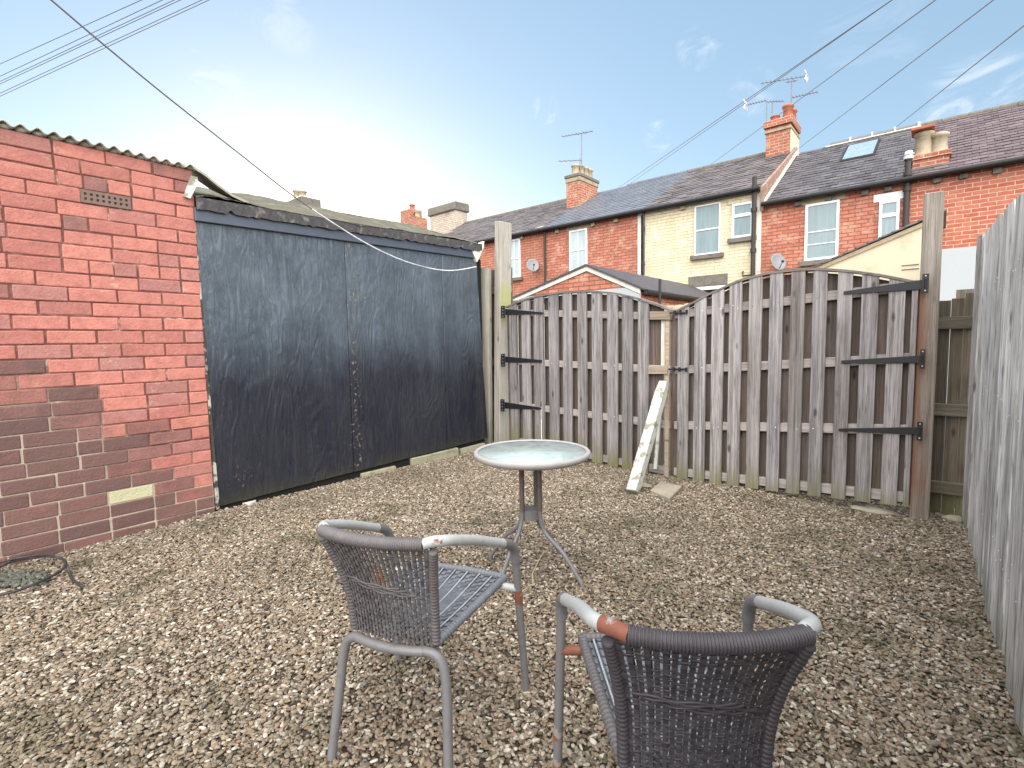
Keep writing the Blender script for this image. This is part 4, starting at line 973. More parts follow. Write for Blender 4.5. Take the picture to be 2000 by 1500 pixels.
def ridge_tiles(r_, x0, x1, z, mat, ln=.45):
    m = MB(); x = x0
    while x < x1 - .05:
        xe = min(x + ln - .012, x1)
        m.tube([(x, YH + 3.5, z), (xe, YH + 3.5, z)], .085, 8); x += ln
    m.build('ridge_tiles', mat, r_)
def gutter(t, x0, x1, z):
    m = MB(); m.tube([(x0, YH - .20, z), (x1, YH - .20, z)], .055, 8); m.box(x0, x1, YH - .10, YH - .001, z - .02, z + .06); m.build('gutter', M['gutter'], t)
def chimney(par, x0, x1, y0, y1, z0, z1, mat, pots, cap=.12, capmat=None, sidemat=None, potmat=None):
    m = MB(); m.box(x0, x1, y0, y1, z0, z1 - cap * 2, (.5, .5, 0)); m.box(x0 - .05, x1 + .05, y0 - .05, y1 + .05, z1 - cap * 2, z1 - cap, (.5, .5, 0))
    c = m.build('chimney', mat, par)
    k = MB(); k.box(x0 - .03, x1 + .03, y0 - .03, y1 + .03, z1 - cap, z1, None, .015); k.build('cap', capmat or M['sandstone'], c, .02) if True else None
    return c
def pot(par_thing, x, y, z, h_, r_, mat):
    m = MB(); m.lathe([(r_ * 1.05, 0), (r_ * .95, h_ * .12), (r_ * .86, h_ * .8), (r_ * 1.08, h_ * .84), (r_ * 1.08, h_ * .95), (r_ * .9, h_), (r_ * .72, h_), (r_ * .7, h_ * .5), (.001, h_ * .5)], (x, y, z), 16)
    return m.build('chimney_pot', mat, par_thing)

xA, xB, xC, xD, xE, xF = -17.3, hp(1064, 450).x, hp(1252, 450).x, -3.55, hp(1777, 420).x, 6.0
eL, rL = 5.00, 6.86; eR, rR = 4.60, 6.66
# end house (old slates)
h1 = house('terraced_house', xA, xB, eL - .02, rL - .05, M['red_brick'], 'far left brick house of the terrace, old purple slates and a stone-capped end chimney')
r1 = roofof(h1, xA - .1, xB, eL, rL, M['slate_old'], rows=18, sw=.30); ridge_tiles(r1, xA - .1, xB - .6, rL + .02, M['dark_stone']); gutter(h1, xA - .1, xB, eL - .07)
winpx(h1, (994, 470), (1018, 541), mat=M['pane_lace'])
m = MB(); a = hp(1066, 452); m.tube([(a.x, YH - .07, a.z + .1), (a.x, YH - .07, 0)], .04, 8); m.build('drainpipe', M['pipe'], h1)
a = hp(847, 407, 3.3); c = hp(899, 407, 3.3)
ch = MB(); ch.box(a.x + .05, c.x - .05, YH + 3.0, YH + 3.8, 4, a.z - .42, (.5, .5, 0)); ch = ch.build('chimney', M['chim_white'], r1)
m = MB(); m.box(a.x - .04, c.x + .04, YH + 2.92, YH + 3.88, a.z - .42, a.z - .02, None, .05); m.build('cap', M['dark_stone'], ch, .04)
# second house (new slates)
h2 = house('terraced_house', xB, xC, eL - .02, rL - .05, M['red_brick_old'], 'brick house of the terrace with smooth blue-grey new slates and a white sash window')
xn = xB + .25
def ragged(x, v_): return x < xC - .15 + .9 * v_ * 0 + (0.10 * math.sin(v_ * 40) if v_ > 0 else 0)
r2 = roofof(h2, xB, xC + .10, eL, rL, M['slate_new'], rows=18, sw=.30, newstyle=True, jit=.35); ridge_tiles(r2, xB + 1.2, xC + .10, rL + .02, M['slate_new'])
gutter(h2, xB, xC, eL - .07)
winpx(h2, (1113, 452), (1148, 526), mat=M['pane_lace'])
m = MB(); a = hp(1246, 418); c = hp(1257, 418); m.box(a.x, c.x - .02, YH - .018, YH + .02, 0, a.z); m.build('quoin_strip', M['trim_white'], h2)
c2_ = MB(); x0_, x1_, y0_, y1_ = -10.68, -10.12, 16.0, 17.25
c2_.box(x0_, x1_, y0_, y1_, 5.5, 7.00, (.5, .5, 0)); c2_ = c2_.build('chimney', M['chim_brick'], r2)
m = MB(); m.box(x0_ - .03, x1_ + .03, y0_ - .03, y1_ + .03, 7.0, 7.14); m.build('band', M['sandstone'], c2_, .01)
m = MB(); m.box(x0_ - .06, x1_ + .06, y0_ - .06, y1_ + .06, 7.142, 7.26); m.build('cap', M['dark_stone'], c2_, .02)
for yy in (16.18, 16.5, 16.82, 17.1):
    p = pot(c2_, (x0_ + x1_) / 2, yy, 7.26, .42 if yy > 16.2 else .36, .15, M['pot_buff'])
# cream house
h3 = house('terraced_house', xC, xD, eL - .02, rL - .05, M['cream_brick'], 'cream painted brick house in the middle of the terrace with a tall brick chimney')
r3 = roofof(h3, xC + .10, xD - .02, eL, rL, M['slate_old'], rows=18, sw=.30, jit=1.6); ridge_tiles(r3, xC + .10, xD - .6, rL + .02, M['dark_stone']); gutter(h3, xC, xD - .02, eL - .07)
for k in range(14):                                    # ragged toothed join between old and new slates
    pass
winpx(h3, (1358, 404), (1407, 494), kind='bar', lintel=False, frame=.035)
winpx(h3, (1431, 400), (1471, 461), kind='top', lint_mat=M['cream_brick'])
for xx, za, zb, rr in ((1257, 410, 0, .035), (1474, 345, 0, .055)):
    a = hp(xx, za, -.1); m = MB(); m.tube([(a.x, YH - .10, a.z), (a.x, YH - .10, 0)], rr, 8)
    for q in range(3): m.tube([(a.x, YH - .10, 4.4 - q), (a.x, YH - .10, 4.5 - q)], rr * 1.35, 8)
    m.build('drainpipe', M['pipe'], h3)
a = hp(1345, 541); c = hp(1421, 556); m = MB(); m.box(a.x, c.x, YH - .03, YH + .02, c.z, a.z); m.build('lintel', M['dark_stone'], h3, .01)
d = MB(); d0 = hp(1358, 560); d1 = hp(1422, 560); d.box(d0.x, d0.x + .08, YH - .02, YH + .02, 0.0, c.z - .003); d.box(d1.x - .08, d1.x, YH - .02, YH + .02, 0.0, c.z - .003); d.box(d0.x + .08, d1.x - .08, YH - .02, YH + .02, c.z - .09, c.z - .003)
d = d.build('doorway', M['upvc'], h3); m = MB(); m.box(d0.x + .08, d1.x - .08, YH - .008, YH + .02, 0, c.z - .09); m.build('door_leaf', M['void'], d)
m = MB(); a = hp(1452, 530); b_ = hp(1474, 537); m.tube([(a.x, YH - .05, a.z), (a.x, YH - .05, b_.z), (b_.x, YH - .06, b_.z)], .02, 6); m.build('waste_pipe', M['pipe'], h3)
m = MB(); a = hp(1492, 380, 0); m.box(xC + .01, xC + .16, YH - .018, YH + .01, 0, 4.85); m.build('quoin_strip', M['trim_white'], h3)
m = MB(); m.box(xD - .16, xD - .002, YH - .017, YH + .01, 0, 4.86); m.build('quoin_strip', M['trim_white'], h3)
# party wall step between the two roof levels
m = MB(); m.poly([(xD - .02, YH - .1, eR - .2), (xD - .02, YH + 3.5, rR - .2), (xD - .02, YH + 3.5, rL + .02), (xD - .02, YH - .1, eL - .02)], (.08, 0, 0), (.5, .5, 0)); m.build('verge_wall', plain('verge_brick', (0.27, 0.17, 0.135), 0.9, 0.3, 14, bump=0.4, dirt=(0.5, 0.43, 0.36), dirtscale=6), h3)
m = MB(); m.poly([(xD + .062, YH - .05, eR - .02), (xD + .062, YH + 3.4, rR + .01), (xD + .062, YH + 3.4, rR + .10), (xD + .062, YH - .05, eR + .07)], (.035, 0, 0), (.5, .5, 0)); m.build('verge_flashing', M['trim_white'], h3)
x0_, x1_, y0_, y1_ = -4.24, -3.60, 17.0, 18.1
cB = MB(); cB.box(x0_, x1_, y0_, y1_, 5.6, 7.30, (.5, .5, 0)); cB = cB.build('chimney', M['chim_brick'], r3)
m = MB(); m.box(x1_ + .001, x1_ + .03, y0_ + .02, y1_, 5.6, 7.30); m.build('render_coat', M['render_cream'], cB, .008)
m = MB(); m.box(x0_ - .04, x1_ + .045, y0_ - .045, y1_ + .04, 7.302, 7.37); m.build('band', M['sandstone'], cB, .01)
m = MB(); m.box(x0_ - .02, x1_ + .02, y0_ - .02, y1_ + .02, 7.372, 7.44); m.box(x0_ - .07, x1_ + .06, y0_ - .075, y1_ + .07, 7.44, 7.64, None, .02); m.build('cap', M['chim_brick'], cB, .015)
pot(cB, x0_ + .18, y0_ + .25, 7.64, .20, .13, M['pot_red']); pot(cB, x1_ - .14, y0_ + .35, 7.64, .46, .15, M['pot_red']); pot(cB, x1_ - .14, y0_ + .8, 7.64, .46, .15, M['pot_red'])
# right red house with skylight
h4 = house('terraced_house', xD, xE, eR - .02, rR - .05, M['red_brick_old'], 'red brick house with a skylight in its dark slate roof, right of the cream house')
r4 = roofof(h4, xD + .13, xE, eR, rR, M['slate_dark'], rows=20, sw=.24); gutter(h4, xD + .03, xE, eR - .07)
m = MB(); x = xD + .9
while x < xE - .1: m.tube([(x, YH + 3.5, rR + .04), (min(x + .46, xE), YH + 3.5, rR + .04)], .09, 8); x += .5
rt = m.build('ridge_tiles', M['lead'], r4)
m = MB(); x = xD + .9
while x < xE - .1: m.box(x + .458, x + .502, YH + 3.40, YH + 3.52, rR + .02, rR + .138); x += .5
m.box(xD + .8, xE, YH + 3.385, YH + 3.40, rR + .0, rR + .03); m.build('mortar_joints', M['trim_white'], rt)
sl = MB(); sx0, sx1 = -2.18, -1.44
def rp_(x, dy, up=.05): return Vector((x, YH - .16 + (3.66) * ((dy + .16) / 3.66), lerp(eR - .05, rR + .03, (dy + .16) / 3.66) + up))
sl.hexa([rp_(sx0, 1.78, -.02), rp_(sx1, 1.78, -.02), rp_(sx1, 3.02, -.02), rp_(sx0, 3.02, -.02), rp_(sx0, 1.78, .06), rp_(sx1, 1.78, .06), rp_(sx1, 3.02, .06), rp_(sx0, 3.02, .06)])
sl = sl.build('skylight', M['gutter'], r4)
m = MB(); m.hexa([rp_(sx0 + .05, 1.86, .03), rp_(sx1 - .05, 1.86, .03), rp_(sx1 - .05, 2.95, .03), rp_(sx0 + .05, 2.95, .03), rp_(sx0 + .05, 1.86, .066), rp_(sx1 - .05, 1.86, .066), rp_(sx1 - .05, 2.95, .066), rp_(sx0 + .05, 2.95, .066)]); m.build('pane', M['pane_sky'], sl)
winpx(h4, (1574, 401), (1637, 504), kind='two', mat=M['pane'])
winpx(h4, (1718, 395), (1755, 470), kind='top', lint_mat=M['upvc'])
a = hp(1772, 370); m = MB(); m.tube([(a.x, YH - .09, 4.95), (a.x, YH - .09, 0)], .055, 8)
for z in (4.93, 4.62, 4.30): m.tube([(a.x, YH - .09, z), (a.x, YH - .09, z + .07)], .075, 8)
m.build('soil_pipe', M['pipe'], h4)
m = MB(); m.tube([(a.x, YH - .09, 4.96), (a.x, YH - .09, 5.02)], .085, 8); m.tube([(a.x, YH - .09, 5.05), (a.x, YH - .09, 5.12)], .07, 8); m.build('pipe_cowl', M['white_plastic'], h4)
# far right house
h5 = house('terraced_house', xE, xF, eR - .02, rR - .05, M['red_brick_white'], 'red brick house at far right, neatly pointed, with a short two-pot chimney by the eaves')
r5 = roofof(h5, xE, xF, eR, rR, M['slate_purple'], rows=20, sw=.24); ridge_tiles(r5, xE, xF, rR + .02, M['dark_stone']); gutter(h5, xE, xF, eR - .07)
a = gy(1783, 303, 14.35); c = gy(1855, 292, 14.35)
cC = MB(); cC.box(a.x, c.x, 14.35, 14.85, 4.4, 5.02, (.5, .5, 0)); cC.box(a.x - .03, c.x + .03, 14.31, 14.89, 5.02, 5.12, (.5, .5, 0)); cC = cC.build('chimney', M['chim_brick'], r5)
pot(cC, a.x + .17, 14.58, 5.12, .52, .165, M['pot_buff']); pot(cC, c.x - .17, 14.58, 5.12, .42, .15, M['pot_buff'])
m = MB(); m.box(a.x - .05, a.x + .35, 14.3, 14.86, 5.642, 5.70); m.build('slab_cap', M['pot_red'], cC, .01)
for hh, xs_ in ((h4, (1560, 1620, 1690, 1735)), (h5, (1830, 1880, 1945))):
    for px in xs_:
        a = hp(px, 380); m = MB(); m.box(a.x - .06, a.x + .06, YH - .09, YH - .002, eR - .22, eR - .12, None, .01); m.build('eaves_corbel', M['dark_stone'], hh)
for hh, xs_, zz in ((h1, (1020,), eL), (h2, (1090, 1160, 1205), eL), (h3, (1335,), eL)):
    for px in xs_:
        a = hp(px, 440); m = MB(); m.box(a.x - .06, a.x + .06, YH - .09, YH - .002, zz - .22, zz - .12, None, .01); m.build('eaves_corbel', M['sandstone'], hh)

# rear outhouse with the gable
og = thing('brick_outhouse', (-5.6, 8.8, 0), 'small gabled brick outhouse with pale verge boards, just behind the left gate leaf', 'outhouse')
AP = gy(1147, 519, 8.8); EL = gy(1000, 583, 8.8); ER = gy(1252, 563, 8.8)
zw = gy(1100, 575, 8.8).z; ez = min(EL.z, ER.z) - .02
hw_ = ER.x - AP.x; xl = EL.x
m = MB(); m.poly([(xl, 8.8, -.06), (ER.x, 8.8, -.06), (ER.x, 8.8, ER.z - .06), (AP.x, 8.8, AP.z - .06), (xl, 8.8, EL.z - .06)], (0, 5.19, 0), (.5, .5, 0)); m.build('wall', M['red_brick_old'], og)
m = MB(); m.box(xl - .002, ER.x + .002, 8.785, 8.799, -.06, gy(1212, 561, 8.8).z - .02); m.build('whitewash', M['render_white'], og)
m = MB()
for (p, q) in ((EL, AP), (AP, ER)):
    m.poly([(p.x, 8.77, p.z - .10), (q.x, 8.77, q.z - .10), (q.x, 8.77, q.z - .012), (p.x, 8.77, p.z - .012)], (0, .028, 0))
m.build('verge_board', M['trim_white'], og)
m = MB()
for (p, q) in ((EL, AP), (AP, ER)):
    dx = .12 if q is ER else 0
    m.poly([(p.x - (.12 if p is EL else 0), 8.74, p.z - .008 - (.05 if p is EL else 0)), (q.x + dx, 8.74, q.z - .008 - dx * .45), (q.x + dx, 8.74, q.z + .03 - dx * .45), (p.x - (.12 if p is EL else 0), 8.74, p.z + .03 - (.05 if p is EL else 0))], (0, 5.24, 0), (R_.random(), .5, 0))
roo = m.build('roof', M['slate_dark'], og)
m = MB(); m.tube([(ER.x + .14, 8.72, ER.z - .08), (ER.x + .14, 13.98, ER.z - .08)], .05, 8); m.build('gutter', M['gutter'], og)
m = MB(); m.box(xl - .01, AP.x - .62, 8.74, 8.768, EL.z - .14, EL.z - .05); m.build('stone_ledge', M['dark_stone'], og, .01)
# vent pipe in the yard beyond
m = MB(); a = gy(1289, 545, 7.8); m.tube([(a.x, 7.8, 0), (a.x, 7.8, a.z)], .022, 8); m.tube([(a.x, 7.8, 0.0), (a.x, 7.8, 1.7)], .03, 8)
tag(m.build('vent_pipe', M['iron']), 'thin black upright pipe standing behind the left gate leaf', 'pipe')
# sandstone wall beyond, seen in the dip between the leaves
sw_ = thing('stone_wall', (-2.2, 6.2, 0), 'rough sandstone wall with rounded top seen in the dip between both gate leaves', 'wall')
a = gy(1288, 592, 6.2); c = gy(1345, 586, 6.2)
m = MB(); m.box(a.x, c.x + .25, 6.2, 6.6, -.06, a.z - .1, None, .02); m.build('wall', M['sandstone'], sw_, .02)
m = MB(); n_ = 5
for k in range(n_): x_ = lerp(a.x, c.x + .25, (k + .5) / n_); m.blob((x_, 6.4, a.z - .1), .09, .22, .08, None, 9, 6, .18)
m.build('coping', M['sandstone'], sw_)
# rendered lean-to on the right
lt = thing('rendered_lean_to', (-1.0, 12, 0), 'cream rendered lean-to with a sloping slate edge, right behind the gate', 'lean-to')
P0 = gy(1590, 522, 12); P1 = gy(1826, 419, 12); xr = gy(1837, 430, 12).x
m = MB(); m.poly([(P0.x - 1.2, 12, -.06), (xr, 12, -.06), (xr, 12, P1.z - .02), (P0.x, 12, P0.z - .06), (P0.x - 1.2, 12, P0.z - .5)], (0, 1.99, 0), (.5, .5, 0)); m.build('wall', M['render_cream'], lt)
m = MB(); n_ = 12
for k in range(n_):
    xa, xb = lerp(P0.x - .25, xr + .05, k / n_), lerp(P0.x - .25, xr + .05, (k + 1.15) / n_); sl_ = (P1.z - P0.z) / (P1.x - P0.x)
    za, zb = P0.z + sl_ * (xa - P0.x), P0.z + sl_ * (xb - P0.x)
    for jj in range(5): y_ = 11.93 + jj * .4; m.hexa([(xa, y_, za - .01), (xb, y_, zb - .025), (xb, y_ + .395, zb - .025), (xa, y_ + .395, za - .01), (xa, y_, za + .02), (xb, y_, zb + .005), (xb, y_ + .395, zb + .005), (xa, y_ + .395, za + .02)])
m.build('roof', M['slate_old'], lt)
m = MB(); m.poly([(P0.x - .1, 11.965, P0.z - .14), (xr, 11.965, P1.z - .10), (xr, 11.965, P1.z - .025), (P0.x - .1, 11.965, P0.z - .06)], (0, .034, 0)); m.build('verge_mortar', M['sandstone'], lt)
for yy in (527, 533):
    a = gy(1761, 519 if yy == 527 else 527, 12); c = gy(1795, 516 if yy == 527 else 524, 12); m = MB(); m.box(a.x, c.x, 11.985, 12.0, a.z - .006, a.z + .006); m.build('wall_crack', M['dark_stone'], lt)
# white rendered wall at far right
wr_ = MB(); a = gy(1838, 487, 11.4); c = gy(1900, 491, 11.4); wr_.box(a.x, 2.2, 11.4, 11.6, -.06, a.z)
tag(wr_.build('rendered_wall', M['render_white']), 'plain white rendered wall between right gate post and silver fence', 'wall')
tr_ = MB(); a = gy(1868, 566, 6.4); c = gy(1886, 580, 6.4)
tr_.box(a.x, c.x + .1, 6.4, 6.44, -.06, a.z); tag(tr_.build('trellis_top', M['dark_fence']), 'dark fence panel end peeking over the right gap fence', 'fence')

# houses far beyond the shed: only their chimneys show
def far_house(px0, px1, ptop, pbase, y, label, mat, potm, kind):
    a = gy(px0, pbase, y); c = gy(px1, pbase, y); tp = gy((px0 + px1) / 2, ptop, y)
    t = thing('distant_house', ((a.x + c.x) / 2, y + 2, 0), label, 'house', 'houses hidden behind the shed')
    x0, x1 = a.x - 2.5, c.x + 1.0; zr = a.z - 1.0
    m = MB(); m.poly([(x0, y, -.06), (x0, y + 6, -.06), (x0, y + 6, zr - 2.2), (x0, y + 3, zr - .4), (x0, y, zr - 2.2)], (x1 - x0, 0, 0), (.5, .5, 0)); m.build('wall', M['red_brick'], t)
    m = MB(); m.add([(x0, y - .2, zr - 2.3), (x1, y - .2, zr - 2.3), (x1, y + 3, zr - .3), (x0, y + 3, zr - .3)], [(0, 1, 2, 3)]); m.add([(x0, y + 3, zr - .3), (x1, y + 3, zr - .3), (x1, y + 6.2, zr - 2.3), (x0, y + 6.2, zr - 2.3)], [(0, 1, 2, 3)]); rf = m.build('roof', M['slate_old'], t)
    w = c.x - a.x; hh = tp.z - a.z
    if kind == 0:
        m = MB(); m.box(a.x, c.x, y - .05, y + .9, zr - 3, a.z + hh * .30, None, .04); cc = m.build('chimney', M['dark_stone'], rf, .03)
        for q, h_ in ((.42, .68), (.68, .52)): pot(cc, lerp(a.x, c.x, q), y + .3, a.z + hh * .3, hh * h_, w * .11, M['pot_buff'])
        m = MB()
        for q in range(3): m.blob((lerp(a.x, c.x, .3 + .2 * q), y + .3, a.z + hh * .38), w * .16, .2, hh * .18, None, 8, 6, .3)
        m.build('flaunching', M['trim_white'], cc)
    else:
        m = MB(); m.box(a.x, c.x, y, y + .9, zr - 3, a.z + hh * .45, (.5, .5, 0)); m.box(a.x, lerp(a.x, c.x, .75), y + .005, y + .8, a.z + hh * .45, a.z + hh * .85, (.5, .5, 0)); cc = m.build('chimney', M['chim_brick'], rf)
        pot(cc, lerp(a.x, c.x, .55), y + .3, a.z + hh * .85, hh * .25, w * .12, M['pot_red'])
        pot(cc, lerp(a.x, c.x, .88), y + .3, a.z + hh * .45, hh * .28, w * .12, M['pot_buff'])
    return t
far_house(555, 592, 366, 408, 12, 'distant house with a stubby pale chimney showing over the near shed roof', M['sandstone'], M['pot_buff'], 0)
far_house(783, 812, 402, 448, 20, 'distant house with a red stepped chimney showing over the far end of shed roof', M['chim_brick'], M['pot_red'], 1)

# satellite dishes
def dish(px, py, r_, label, yaw):
    c = hp(px, py, -.30); t = thing('satellite_dish', (c.x, YH - .02, c.z - .1), label, 'satellite dish', 'satellite dishes on the house walls')
    ax = Vector((math.sin(yaw), -math.cos(yaw), .30)).normalized(); u = Vector((0, 0, 1)).cross(ax).normalized(); w = ax.cross(u)
    m = MB(); vs = []; fs = []; nr, na = 6, 28
    for lay in (0, 1):
        for i in range(nr + 1):
            q = i / nr
            for k in range(na):
                an = 2 * math.pi * k / na; vs.append(c + (u * math.cos(an) * q + w * math.sin(an) * q * 1.06) * r_ + ax * (.28 * r_ * (q * q) - .012 * lay))
    o2 = (nr + 1) * na
    for i in range(nr):
        for k in range(na):
            a, b_, c_, d = i * na + k, i * na + (k + 1) % na, (i + 1) * na + (k + 1) % na, (i + 1) * na + k
            fs.append((a, b_, c_, d)); fs.append((o2 + d, o2 + c_, o2 + b_, o2 + a))
    for k in range(na): a = nr * na + k; b_ = nr * na + (k + 1) % na; fs.append((a, b_, o2 + b_, o2 + a))
    m.add(vs, fs, (.5, .5, 0), True); m.build('reflector', M['dish'], t)
    m = MB(); m.tube([c - ax * .02, c - ax * .12 - Vector((0, 0, .05)), Vector((c.x, YH - .01, c.z - .12))], .02, 8); m.build('wall_bracket', M['pipe'], t)
    e = c + ax * r_ * .9 - w * r_ * .25; m = MB(); m.tube([c - w * r_ * .95, e], .010, 6); m.blob(e, .035, .035, .035, None, 8, 6, 0); m.build('feed_arm', M['pipe'], t)
dish(1518, 513, .20, 'grey satellite dish on the red wall just right of the cream house', .9)
dish(1040, 519, .21, 'grey satellite dish on the far left brick house beside a drainpipe', .9)

# aerials
def aerial(px, pbase, ptop, booms, label, y):
    b0 = gy(px, pbase, y); t0 = gy(px, ptop, y); t = thing('tv_aerial', b0, label, 'aerial', 'television aerials on chimneys')
    m = MB(); m.tube([b0 - Vector((0, 0, .35)), (b0.x, y, t0.z)], .017, 6); m.build('mast', M['metal_thin'], t)
    for (xa, ya, xb, yb_, nel, tip) in booms:
        p = gy(xa, ya, y); q = gy(xb, yb_, y); q = Vector((q.x, y, q.z)); m = MB(); m.tube([p, q], .012, 6)
        for k in range(nel):
            c = lerp(p, q, (k + .5) / nel); L_ = .11; m.tube([c - Vector((0, L_, 0)), c + Vector((0, L_, 0))], .006, 5); 
        bm = m.build('boom', M['metal_thin'], t)
        if tip:
            m = MB(); e = q if tip > 0 else p
            for k in (-1, 1): m.poly([e + Vector((-.01, -.16, .02 * k)), e + Vector((-.01, .16, .02 * k)), e + Vector((-.05, .16, .13 * k)), e + Vector((-.05, -.16, .13 * k))], (.012, 0, 0))
            m.build('reflector', M['white_plastic'], bm)
aerial(1136, 306, 262, [(1097, 267, 1158, 256, 9, 0), (1121, 263, 1150, 258, 2, 0)], 'television aerial on the left chimney with a long boom', 16.5)
aerial(1133, 312, 308, [(1091, 315, 1136, 313, 5, 0)], 'small low aerial lying beside the pots of the left chimney', 16.3)
aerial(1545, 214, 156, [(1486, 163, 1577, 148, 11, 1), (1534, 161, 1557, 157, 2, 0), (1546, 191, 1598, 179, 8, 0)], 'tall double aerial on the right chimney, white tip', 17.4)
aerial(1497, 240, 198, [(1458, 205, 1497, 196, 7, -1)], 'single aerial on a thin mast at the left edge of the tall chimney', 17.0)
aerial(1508, 228, 201, [(1497, 199, 1531, 197, 6, 0)], 'short aerial between the two masts of the tall chimney', 17.2)

# overhead wires
def wire(pa, ya, pb, yb_, label, r_=.012, ext=(0.3, 0.3), mat=None, sag=0.0, group='overhead wires'):
    a = CAM + ray(*pa).normalized() * ya; c = CAM + ray(*pb).normalized() * yb_; d = c - a
    a2 = a - d * ext[0]; c2_ = c + d * ext[1]; n_ = 14
    m = MB(); m.tube([lerp(a2, c2_, k / n_) - Vector((0, 0, sag * 4 * (k / n_) * (1 - k / n_))) for k in range(n_ + 1)], r_, 6)
    return tag(m.build('overhead_wire', mat or M['wire']), label, 'wire', group)
lw = ((125, 276), (149, 317), (159, 340), (164, 352), (182, 394), (188, 408))
nm = ('uppermost of the bundle of six', 'second from the top of the six', 'third from the top of the six', 'fourth from the top of the six', 'fifth from the top of the six', 'lowest of the bundle of six')
for i, (y_, x_) in enumerate(lw): wire((0, y_), 17, (x_, 0), 12, 'thin dark wire at the top left, ' + nm[i], .0062, (1.2, .8))
wire((1222, 357), 26, (1742, 0), 13, 'thin wire ending at the ridge beside the left chimney', .0105, (.25, .5))
wire((1240, 352), 26, (1748, -4), 13, 'thin wire running just below the one to the left ridge', .0085, (.25, .5))
wire((1390, 320), 27, (1827, 0), 13, 'thin wire passing behind the tall right chimney', .0105, (.2, .5))
wire((1560, 290), 27, (1940, 0), 13, 'thin wire rising right from behind the tall chimney', .0105, (.2, .5))
wire((1710, 280), 27, (2000, 50), 13, 'rightmost thin wire rising from the ridge above the skylight', .0105, (.2, .5))
P_ = Vector((-4.14, 4.38, 0)); Q_ = Vector((-2.7, 0.4, 0)); nn = (Q_ - P_).cross(Vector((0, 0, 1)))
pts = [(40, -50), (100, 0), (200, 85), (330, 192), (480, 310), (565, 377), (640, 429), (720, 478), (790, 510), (850, 526), (890, 528), (930, 521)]
path = smooth_path([on(x, y, P_, nn) for x, y in pts], 5)
m = MB(); m.tube(path, .0036, 6); m2 = m.build('overhead_wire', M['wire'])
m = MB(); m.tube(path[28:], .0056, 8); m.build('pale_sheath', M['wire_pale'], m2); tag(m2, 'long pale cable drooping across the sky to the far corner of the black shed', 'cable', 'overhead wires')

# ------------------------------------------------------------------ sky and sun
SD = ray(600, 330).normalized(); az = math.atan2(SD.x, SD.y); EL_ = rad(8)
w = bpy.data.worlds.new('World'); sc.world = w; w.use_nodes = True; nt = w.node_tree
for n_ in list(nt.nodes): nt.nodes.remove(n_)
def wn(ty, **kw):
    q = nt.nodes.new(ty)
    for k, v_ in kw.items(): setattr(q, k, v_)
    return q
sky = wn('ShaderNodeTexSky', sky_type='NISHITA'); sky.sun_disc = False; sky.sun_elevation = EL_; sky.sun_rotation = az; sky.altitude = 50; sky.air_density = 1.0; sky.dust_density = 0.5; sky.ozone_density = 1.2
tc = wn('ShaderNodeTexCoord')
bg = wn('ShaderNodeBackground'); bg.inputs['Strength'].default_value = 0.105
wo = wn('ShaderNodeOutputWorld')
def dotdir(d):
    q = wn('ShaderNodeVectorMath', operation='DOT_PRODUCT'); nt.links.new(tc.outputs['Generated'], q.inputs[0]); q.inputs[1].default_value = Vector(d).normalized(); return q.outputs['Value']
def maprange(v_, a, b_, c=0.0, d=1.0):
    q = wn('ShaderNodeMapRange', interpolation_type='SMOOTHSTEP'); nt.links.new(v_, q.inputs[0])
    for i, x_ in enumerate((a, b_, c, d)): q.inputs[1 + i].default_value = x_
    return q.outputs[0]
def wmath(op, a, b_):
    q = wn('ShaderNodeMath', operation=op)
    for i, x_ in enumerate((a, b_)):
        if hasattr(x_, 'node'): nt.links.new(x_, q.inputs[i])
        else: q.inputs[i].default_value = x_
    return q.outputs[0]
def wnoise(scale, det=6, rough=.6, sc3=(1, 1, 1), dist=.6):
    mp = wn('ShaderNodeMapping'); mp.inputs['Scale'].default_value = sc3; nt.links.new(tc.outputs['Generated'], mp.inputs['Vector'])
    q = wn('ShaderNodeTexNoise'); q.inputs['Scale'].default_value = scale; q.inputs['Detail'].default_value = det; q.inputs['Roughness'].default_value = rough; q.inputs['Distortion'].default_value = dist
    nt.links.new(mp.outputs[0], q.inputs['Vector']); return q.outputs['Fac']
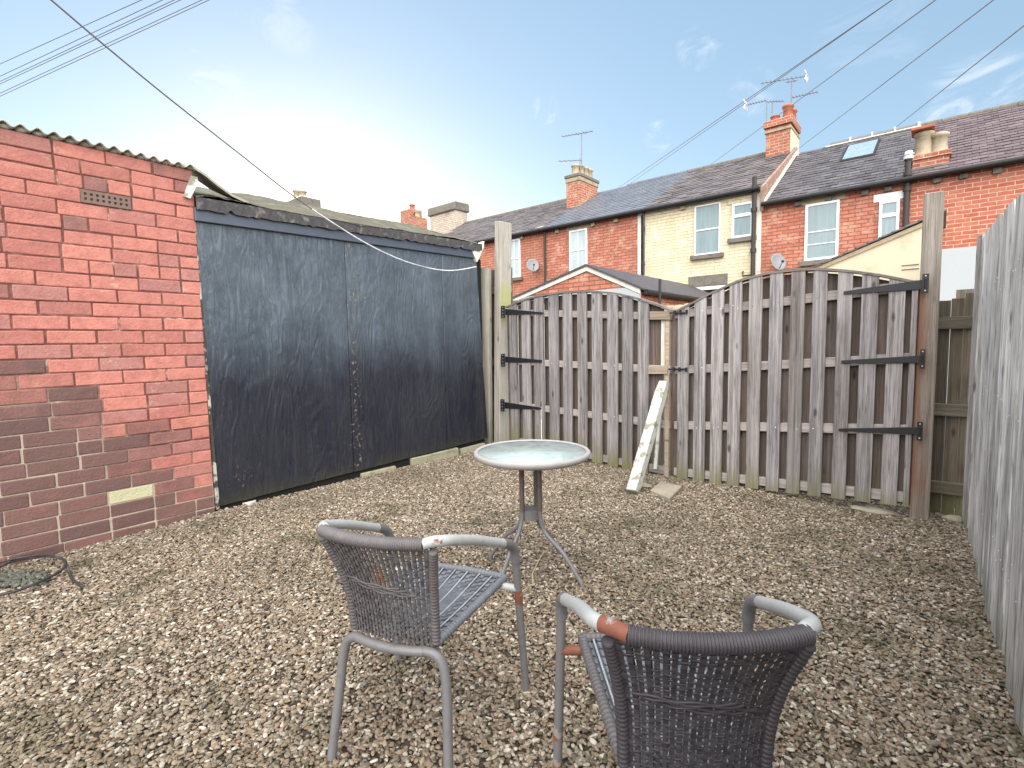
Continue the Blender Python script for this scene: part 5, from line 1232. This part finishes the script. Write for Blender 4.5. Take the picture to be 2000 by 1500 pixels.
def wmix(f_, a, b_):
    q = wn('ShaderNodeMix', data_type='RGBA')
    for s_, x_ in ((q.inputs[0], f_), (q.inputs[6], a), (q.inputs[7], b_)):
        if hasattr(x_, 'node'): nt.links.new(x_, s_)
        elif isinstance(x_, tuple): s_.default_value = (*x_, 1)
        else: s_.default_value = x_
    return q.outputs[2]
col = wmix(0.32, sky.outputs[0], (3.5, 5.2, 7.2))
# unseen bright cloud sheet added overhead and behind as fill light, clearing towards the terrace; whitish glow where the sun is
back = maprange(dotdir((0.50, -0.52, 0.69)), 0.15, 0.92)
fill_mask = wmath('MULTIPLY', back, maprange(wnoise(1.6, 5, .55), .25, .65, .65, 1.0))
FILL_CLOUD = (28.5, 27.6, 26.6)
col = wmix(fill_mask, col, FILL_CLOUD)
# a few cirrus wisps
wz = maprange(wnoise(9, 8, .65, (1, 1, 2.2), 1.2), .46, .72)
wisp = None
for (px, py, cs, amt) in ((545, 25, .9975, .16), (1365, 90, .9993, .5), (1065, 212, .99965, .8), (1285, 268, .9996, .6), (1700, 60, .997, .08), (1900, 225, .9965, .40), (420, 160, .9985, .25), (1470, 180, .9992, .22)):
    d = maprange(dotdir(ray(px, py)), cs, lerp(cs, 1, .75), 0.0, amt); wisp = d if wisp is None else wmath('MAXIMUM', wisp, d)
col = wmix(wmath('MULTIPLY', wisp, wz), col, (6.6, 6.7, 6.9))
nt.links.new(col, bg.inputs['Color']); nt.links.new(bg.outputs[0], wo.inputs['Surface'])
sd = bpy.data.lights.new('sun', 'SUN'); sd.energy = 1.2; sd.angle = rad(12); sd.color = (1.0, .95, .88)
so = bpy.data.objects.new('sun', sd); COL.objects.link(so)
sv = Vector((math.sin(az) * math.cos(EL_), math.cos(az) * math.cos(EL_), math.sin(EL_))); so.rotation_euler = sv.to_track_quat('Z', 'Y').to_euler(); so.location = sv * 50
sc.view_settings.view_transform = 'Standard'; sc.view_settings.look = 'None'; sc.view_settings.exposure = 1.0; sc.view_settings.gamma = 1.0
